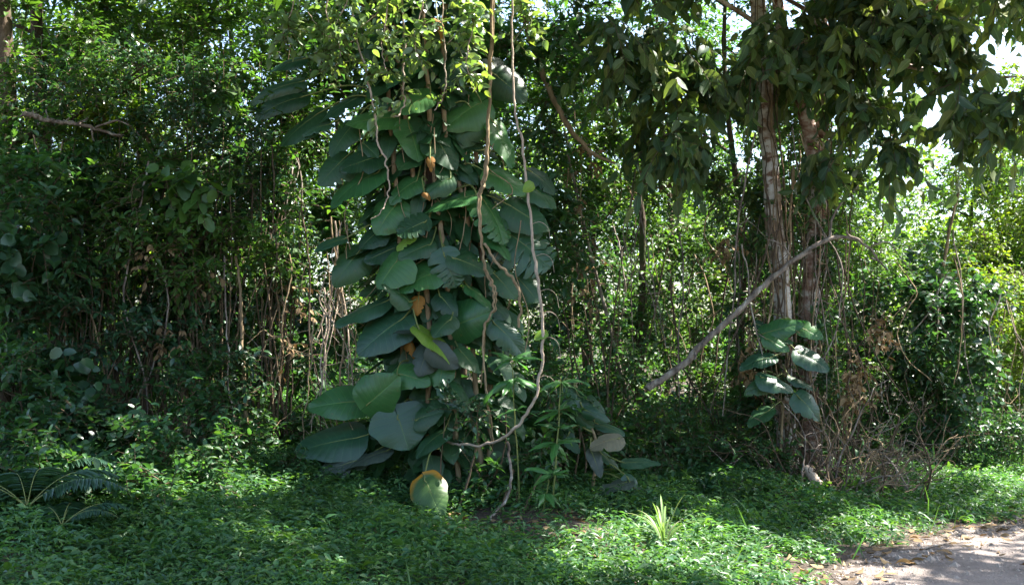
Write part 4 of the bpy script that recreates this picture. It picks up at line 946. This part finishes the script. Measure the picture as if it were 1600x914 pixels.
# thin stems that hang all through the thicket
def stems(n, x0, x1, y0, y1, Y0, Y1, label, group, mats, rmin=.004, rmax=.011):
    cl = RNG.uniform(x0, x1, max(3, n // 6))
    for i in range(n):
        px = np.clip(cl[RNG.integers(len(cl))] + RNG.normal(0, 13), x0, x1); Yd = RNG.uniform(Y0, Y1)
        ya = RNG.uniform(y0, y0 + .45 * (y1 - y0)); yb = min(y1, ya + RNG.uniform(.35, 1.) * (y1 - y0))
        k = 5; ys = np.linspace(ya, yb, k); xs = px + np.cumsum(RNG.normal(0, RNG.choice([7, 13, 24]), k)); lean = RNG.normal(0, 18); xs = xs + np.linspace(0, lean, k)
        P = [at(x, y, Yd + RNG.normal(0, .05)) for x, y in zip(xs, ys)]
        if P[-1][2] < gz(P[-1][0], P[-1][1]): P[-1][2] = gz(P[-1][0], P[-1][1]) - .02
        mb = MB(); r = RNG.uniform(rmin, rmax)
        tube(mb, P, [r, r * .9, r * .6], 5, 0, 6, .014, .08)
        Ks = spline(P, 6)
        for j in range(RNG.integers(0, 4)):
            a_ = int(RNG.uniform(.1, .8) * (len(Ks) - 1)); d_ = RNG.normal(0, 1, 3) * (.16, .12, .1) + (0, 0, -RNG.uniform(-.12, .3))
            tube(mb, [Ks[a_], Ks[a_] + d_ * .5 + RNG.normal(0, .03, 3), Ks[a_] + d_ + RNG.normal(0, .05, 3), Ks[a_] + d_ * 1.5 + RNG.normal(0, .08, 3)], [r * .6, r * .4, r * .2], 5, 0, 5, .01)
        o = mb.build('liana', [mats[i % len(mats)]]); tag(o, label, 'vine', group)
stems(92, 0, 470, 180, 720, 9.8, 11.2, 'thin tan vine stem hanging in the shaded thicket left of the climber', 'vine stems in the left thicket', [VINE, DARKVINE, DARKVINE, GREYWOOD])
stems(14, 470, 545, 330, 700, 9.9, 10.5, 'bare root strand hanging along the left flank of the climber', 'roots on the left flank of the climber', [PALEVINE, VINE])
stems(22, 860, 1160, 230, 720, 11.2, 13.0, 'thin bare vine stem in the gap between the climber and the pale trunk', 'vine stems in the gap', [VINE, GREYWOOD, DARKVINE], .004, .012)
stems(54, 1130, 1335, 180, 700, 10.9, 12.4, 'tangled vine stem hanging around the pale and reddish trunks', 'vine stems around the pale trunks', [VINE, DARKVINE, GREYWOOD], .004, .012)
stems(18, 1330, 1600, 350, 680, 12.3, 13.6, 'bare vine stem hanging in the bushes beside the road', 'vine stems in the roadside bushes', [VINE, GREYWOOD], .004, .011)
# slender upright poles
for lab, pts, r, mt in (('slim yellowish pole stem rising from the ground cover left of the climber', [(388, 705, 10.2), (380, 580, 10.2), (376, 480, 10.2), (368, 400, 10.2)], [.022, .018, .012], VINE),
                        ('straight grey-brown pole stem in the middle of the left thicket', [(228, 660, 10.4), (229, 560, 10.4), (224, 470, 10.4), (228, 380, 10.4)], [.036, .03, .022], MOSSBARK),
                        ('bundle-barked stem under the fine-leaved bluish shrub', [(290, 680, 10.3), (287, 560, 10.3), (270, 400, 10.3), (250, 290, 10.3), (225, 200, 10.3)], [.045, .036, .03, .022, .016], VINE),
                        ('dark straight stem in the shadow right of the climber', [(1000, 720, 12.8), (998, 560, 12.8), (1004, 400, 12.8), (1000, 230, 12.8)], [.05, .045, .04, .03], MOSSBARK),
                        ('slanting thin stem crossing the gap right of the climber', [(985, 640, 12.2), (945, 480, 12.2), (900, 300, 12.2), (880, 200, 12.2)], [.022, .02, .016, .01], GREYWOOD),
                        ('sunlit leaning stem in the right-hand bushes', [(1440, 690, 14.), (1455, 520, 14.), (1480, 380, 14.), (1500, 290, 14.)], [.03, .026, .02, .015], VINE)):
    vine(lab, [p for p in pts], r, mt, name='slender_sapling', knob=.08)

def dead_branch(label, main, r, subs, mat=GREYWOOD):
    P = [at(*p) for p in main]
    t = thing('dead_branch', label, 'branch', P[0])
    mb = MB(); K = tube(mb, P, r, 9, 0, 9, .014, .14)
    for j in range(7):
        k = K[int((j + RNG.uniform(.2, .8)) / 7 * (len(K) - 1))]; d = norm(RNG.normal(0, 1, 3)) * RNG.uniform(.04, .16)
        tube(mb, [k, k + d * .6, k + d], [np.max(r) * .4, np.max(r) * .25], 5, 0, 3, .006, .15)
    mb.build('limb', [mat], t)
    for s, rr in subs:
        mb = MB(); tube(mb, [at(*p) for p in s], rr, 6, 0, 6, .008, .08); mb.build('side_branch', [mat], t)
    return t
dead_branch('long bare dead branch leaning diagonally against the pale trunks', [(1010, 608, 10.6), (1060, 575, 10.6), (1120, 517, 10.65), (1180, 458, 10.7), (1240, 408, 10.75), (1300, 372, 10.8), (1350, 380, 10.8), (1385, 422, 10.85)],
            [.034, .032, .028, .028, .024, .02, .014, .008], [([(1296, 374, 10.8), (1305, 330, 10.8), (1342, 290, 10.8)], [.014, .010, .005]), ([(1360, 385, 10.8), (1390, 380, 10.7), (1425, 425, 10.7)], [.010, .006, .003]), ([(1240, 410, 10.75), (1225, 385, 10.6), (1195, 372, 10.5)], [.008, .005, .003])])
dead_branch('short broken dead branch sticking out of the left thicket', [(36, 176, 9.7), (75, 187, 9.8), (125, 195, 9.95), (190, 212, 10.2)], [.024, .022, .018, .012], [([(150, 200, 10.), (190, 190, 10.), (230, 225, 10.1)], [.012, .008, .004])])

# dead brush heap below the pale trunks
b0 = at(1335, 770, 11.0); b0[2] = gz(b0[0], b0[1])
BH = thing('dead_brush', 'tangled heap of bare grey dead branches below the pale trunks', 'brush heap', b0)
for i in range(85):
    p = b0 + np.array((RNG.normal(0, .42), RNG.normal(0, .3), 0)); p[2] = gz(p[0], p[1]) - .02
    a = RNG.uniform(0, 6.283); L = RNG.uniform(.5, 1.2); el = RNG.uniform(.2, 1.45)
    d = np.array((math.cos(a) * math.cos(el), math.sin(a) * math.cos(el) * .7, math.sin(el)))
    mb = MB(); r = RNG.uniform(.004, .013)
    K = tube(mb, [p, p + d * L * .35 + RNG.normal(0, .06, 3), p + d * L * .7 + RNG.normal(0, .09, 3), p + d * L + (RNG.normal(0, .1), 0, -.12)], [r, r * .8, r * .4], 6, 0, 6, .012, .08)
    for j in range(4):
        k = K[int(RNG.uniform(.2, .95) * (len(K) - 1))]; e = norm(d + RNG.normal(0, .8, 3)) * L * RNG.uniform(.2, .55)
        tube(mb, [k, k + e * .5 + RNG.normal(0, .05, 3), k + e + RNG.normal(0, .04, 3)], [r * .5, r * .2], 5, 0, 5, .008)
    mb.build('branch', [(DARKVINE, GREYWOOD, TWIG, VINE)[i % 4]], BH)

# ------------------------------------------------------------------ small things
def wood_chunk(name, label, pts, r, mat, cat):
    mb = MB(); tube(mb, [at(*p) for p in pts], r, 9, 0, 6, .006, .16); o = mb.build(name, [mat]); return tag(o, label, cat)
wood_chunk('broken_stump', 'pale broken stump end catching the sun at the foot of the dead brush', [(1278, 757, 10.5), (1268, 742, 10.5), (1258, 728, 10.5)], [.05, .045, .02], PALEVINE, 'stump')
wood_chunk('stick', 'short whitish stick lying in the sunny ground cover near the road', [(1180, 872, 8.0), (1192, 860, 7.98), (1206, 850, 7.96)], [.012, .011, .006], PALEVINE, 'stick')
for lab, p in (('thin bent twig lying on the road edge nearest the right corner', [(1440, 858, 8.4), (1475, 845, 8.6), (1512, 838, 8.7)]),
               ('grey twig lying among fallen leaves where the road meets the bank', [(1335, 800, 9.6), (1370, 808, 9.5), (1400, 818, 9.3)]),
               ('curved twig on the dirt road near the right edge', [(1520, 822, 9.1), (1550, 815, 9.3), (1590, 800, 9.8)])):
    P = [at(*q) for q in p]
    for k in P: k[2] = gz(k[0], k[1]) + .012
    mb = MB(); tube(mb, P, [.007, .006, .003], 6, 0, 6, .006, .1); tag(mb.build('twig', [GREYWOOD]), lab, 'twig')

def tuft(name, label, px, py, Yd, n, L, spread, mat, w=.012, cat='grass tuft'):
    b = at(px, py, Yd); b[2] = gz(b[0], b[1]) + .03
    mb = MB()
    for i in range(n):
        a = RNG.uniform(0, 6.283); l = L * RNG.uniform(.5, 1.1); s = spread * RNG.uniform(.3, 1.2)
        h = np.array((math.cos(a), math.sin(a), 0)); sd = np.array((-math.sin(a), math.cos(a), 0))
        t = np.linspace(0, 1, 9)
        c = b + h * .02 + h * (s * l * t ** 1.6)[:, None] + UPW * (l * (t - .62 * s * t ** 2.6))[:, None]
        ww = w * np.sin(np.pi * np.clip(t * .93 + .07, 0, 1)) ** .6 * RNG.uniform(.7, 1.2)
        V = np.concatenate([c - sd * ww[:, None], c - UPW * .002, c + sd * ww[:, None]])
        k = np.arange(8); F = np.concatenate([np.stack([k, k + 1, k + 10, k + 9], -1), np.stack([k + 9, k + 10, k + 19, k + 18], -1)])
        mb.add(V, F, 0)
    return tag(mb.build(name, [mat]), label, cat)
tuft('grass_tuft', 'tall arching grass tuft glowing in the sun patch near the road', 1038, 868, 8.0, 22, .48, .85, GRASS, .008)
tuft('grass_tuft', 'dark grass tuft at the back of the bank beside the dead brush', 1460, 735, 12.2, 26, .42, .6, FERN, .008)
tuft('grass_tuft', 'shaded grass tuft below the hanging creepers beside the road', 1535, 715, 12.8, 30, .45, .7, FERN, .008)
tuft('strap_leaved_plant', 'bluish strap-leaved plant in the shaded ground cover right of the broad-leaved plant', 1105, 765, 10.2, 18, .32, 1.1, BIGBLUE, .016, 'plant')

def fern(label, px, py, Yd, n, L, az0):
    b = at(px, py, Yd); b[2] = gz(b[0], b[1]) + .14
    t = thing('fern', label, 'fern', b, 'ferns in the bottom left corner')
    for i in range(n):
        a = az0 + (i - n / 2) * .55 + RNG.normal(0, .15); h = np.array((math.cos(a), math.sin(a), 0)); sd = np.array((-math.sin(a), math.cos(a), 0))
        tt = np.linspace(0, 1, 30); l = L * RNG.uniform(.75, 1.1)
        c = b + h * (l * tt)[:, None] + UPW * (l * (.95 * tt - .8 * tt ** 2))[:, None]
        mb = MB(); tube(mb, c, [.004, .002], 5, 1, raw=True)
        for sg in (-1, 1):
            m_ = tt > .14
            ll = .30 * l * np.sin(np.pi * np.clip(tt[m_] * .92 + .06, 0, 1)) ** .8
            k = m_.sum()
            V, F, U = leaves(c[m_], sd * sg + h * .35 + RNG.normal(0, .05, (k, 3)) + (0, 0, -.15), UPW + RNG.normal(0, .12, (k, 3)), ll, .22, 'ovate')
            mb.add(V, F, 0, U)
        mb.build('frond', [FERN, PETIOLE], t)
fern('fern with dark feathery fronds right at the bottom left corner', 40, 900, 7.3, 7, .66, 1.9)
fern('smaller fern behind the corner fern, under the low glossy bush', 70, 850, 8.1, 5, .45, 1.5)
fern('fern with short fronds to the right of the corner fern', 95, 912, 7.1, 5, .4, 1.5)
for lab, a, b, w, mt in (('withered grey leaf standing in the weeds below the glossy bush', (125, 808, 8.5), (150, 772, 8.5), .5, BIGBROWN),
                         ('pale whitish leaf lying on the corner fern', (68, 842, 7.9), (92, 836, 7.85), .8, PALELEAF),
                         ('small silvery leaf beside the flat-leaved seedling', (146, 884, 7.6), (136, 862, 7.6), .45, PALELEAF)):
    tag(broad_leaf('fallen_leaf', None, at(*a), at(*b), w, mt, None, face=(0, -.8, .5)), lab, 'leaf')

# ------------------------------------------------------------------ light, sky, camera
az = SAZ; sd = Vector([float(v) for v in SUN])
ld = bpy.data.lights.new('sun', 'SUN'); ld.energy = 5.0; ld.angle = R(.53); ld.color = (1, .95, .87)
so = bpy.data.objects.new('sun', ld); COL.objects.link(so); so.rotation_euler = sd.to_track_quat('Z', 'Y').to_euler(); so.location = (6, 6, 14)
w = bpy.data.worlds.new('World'); scene.world = w; w.use_nodes = True
nt = w.node_tree
bg = nt.nodes['Background']; sky = nt.nodes.new('ShaderNodeTexSky'); sky.sky_type = 'NISHITA'; sky.sun_disc = False
sky.sun_elevation = R(SUN_EL); sky.sun_rotation = math.pi / 2 - az; sky.air_density = 1.; sky.dust_density = 2.; sky.ozone_density = 1.
nt.links.new(sky.outputs[0], bg.inputs[0]); bg.inputs[1].default_value = .105

cd = bpy.data.cameras.new('camera'); cd.sensor_width = 36; cd.lens = 18 / math.tan(R(25)); cd.clip_end = 3000; cd.clip_start = .1
co = bpy.data.objects.new('camera', cd); COL.objects.link(co); co.location = CAM; co.rotation_euler = (math.pi / 2 + PITCH, 0, 0)
scene.camera = co

vs = scene.view_settings
vs.view_transform = 'Standard'; vs.look = 'None'; vs.gamma = 1; vs.exposure = 2.5; vs.use_curve_mapping = False
cy = scene.cycles
cy.max_bounces = 7; cy.diffuse_bounces = 4; cy.glossy_bounces = 2; cy.transmission_bounces = 4; cy.transparent_max_bounces = 4
cy.caustics_reflective = False; cy.caustics_refractive = False; cy.sample_clamp_indirect = 8; cy.use_denoising = True
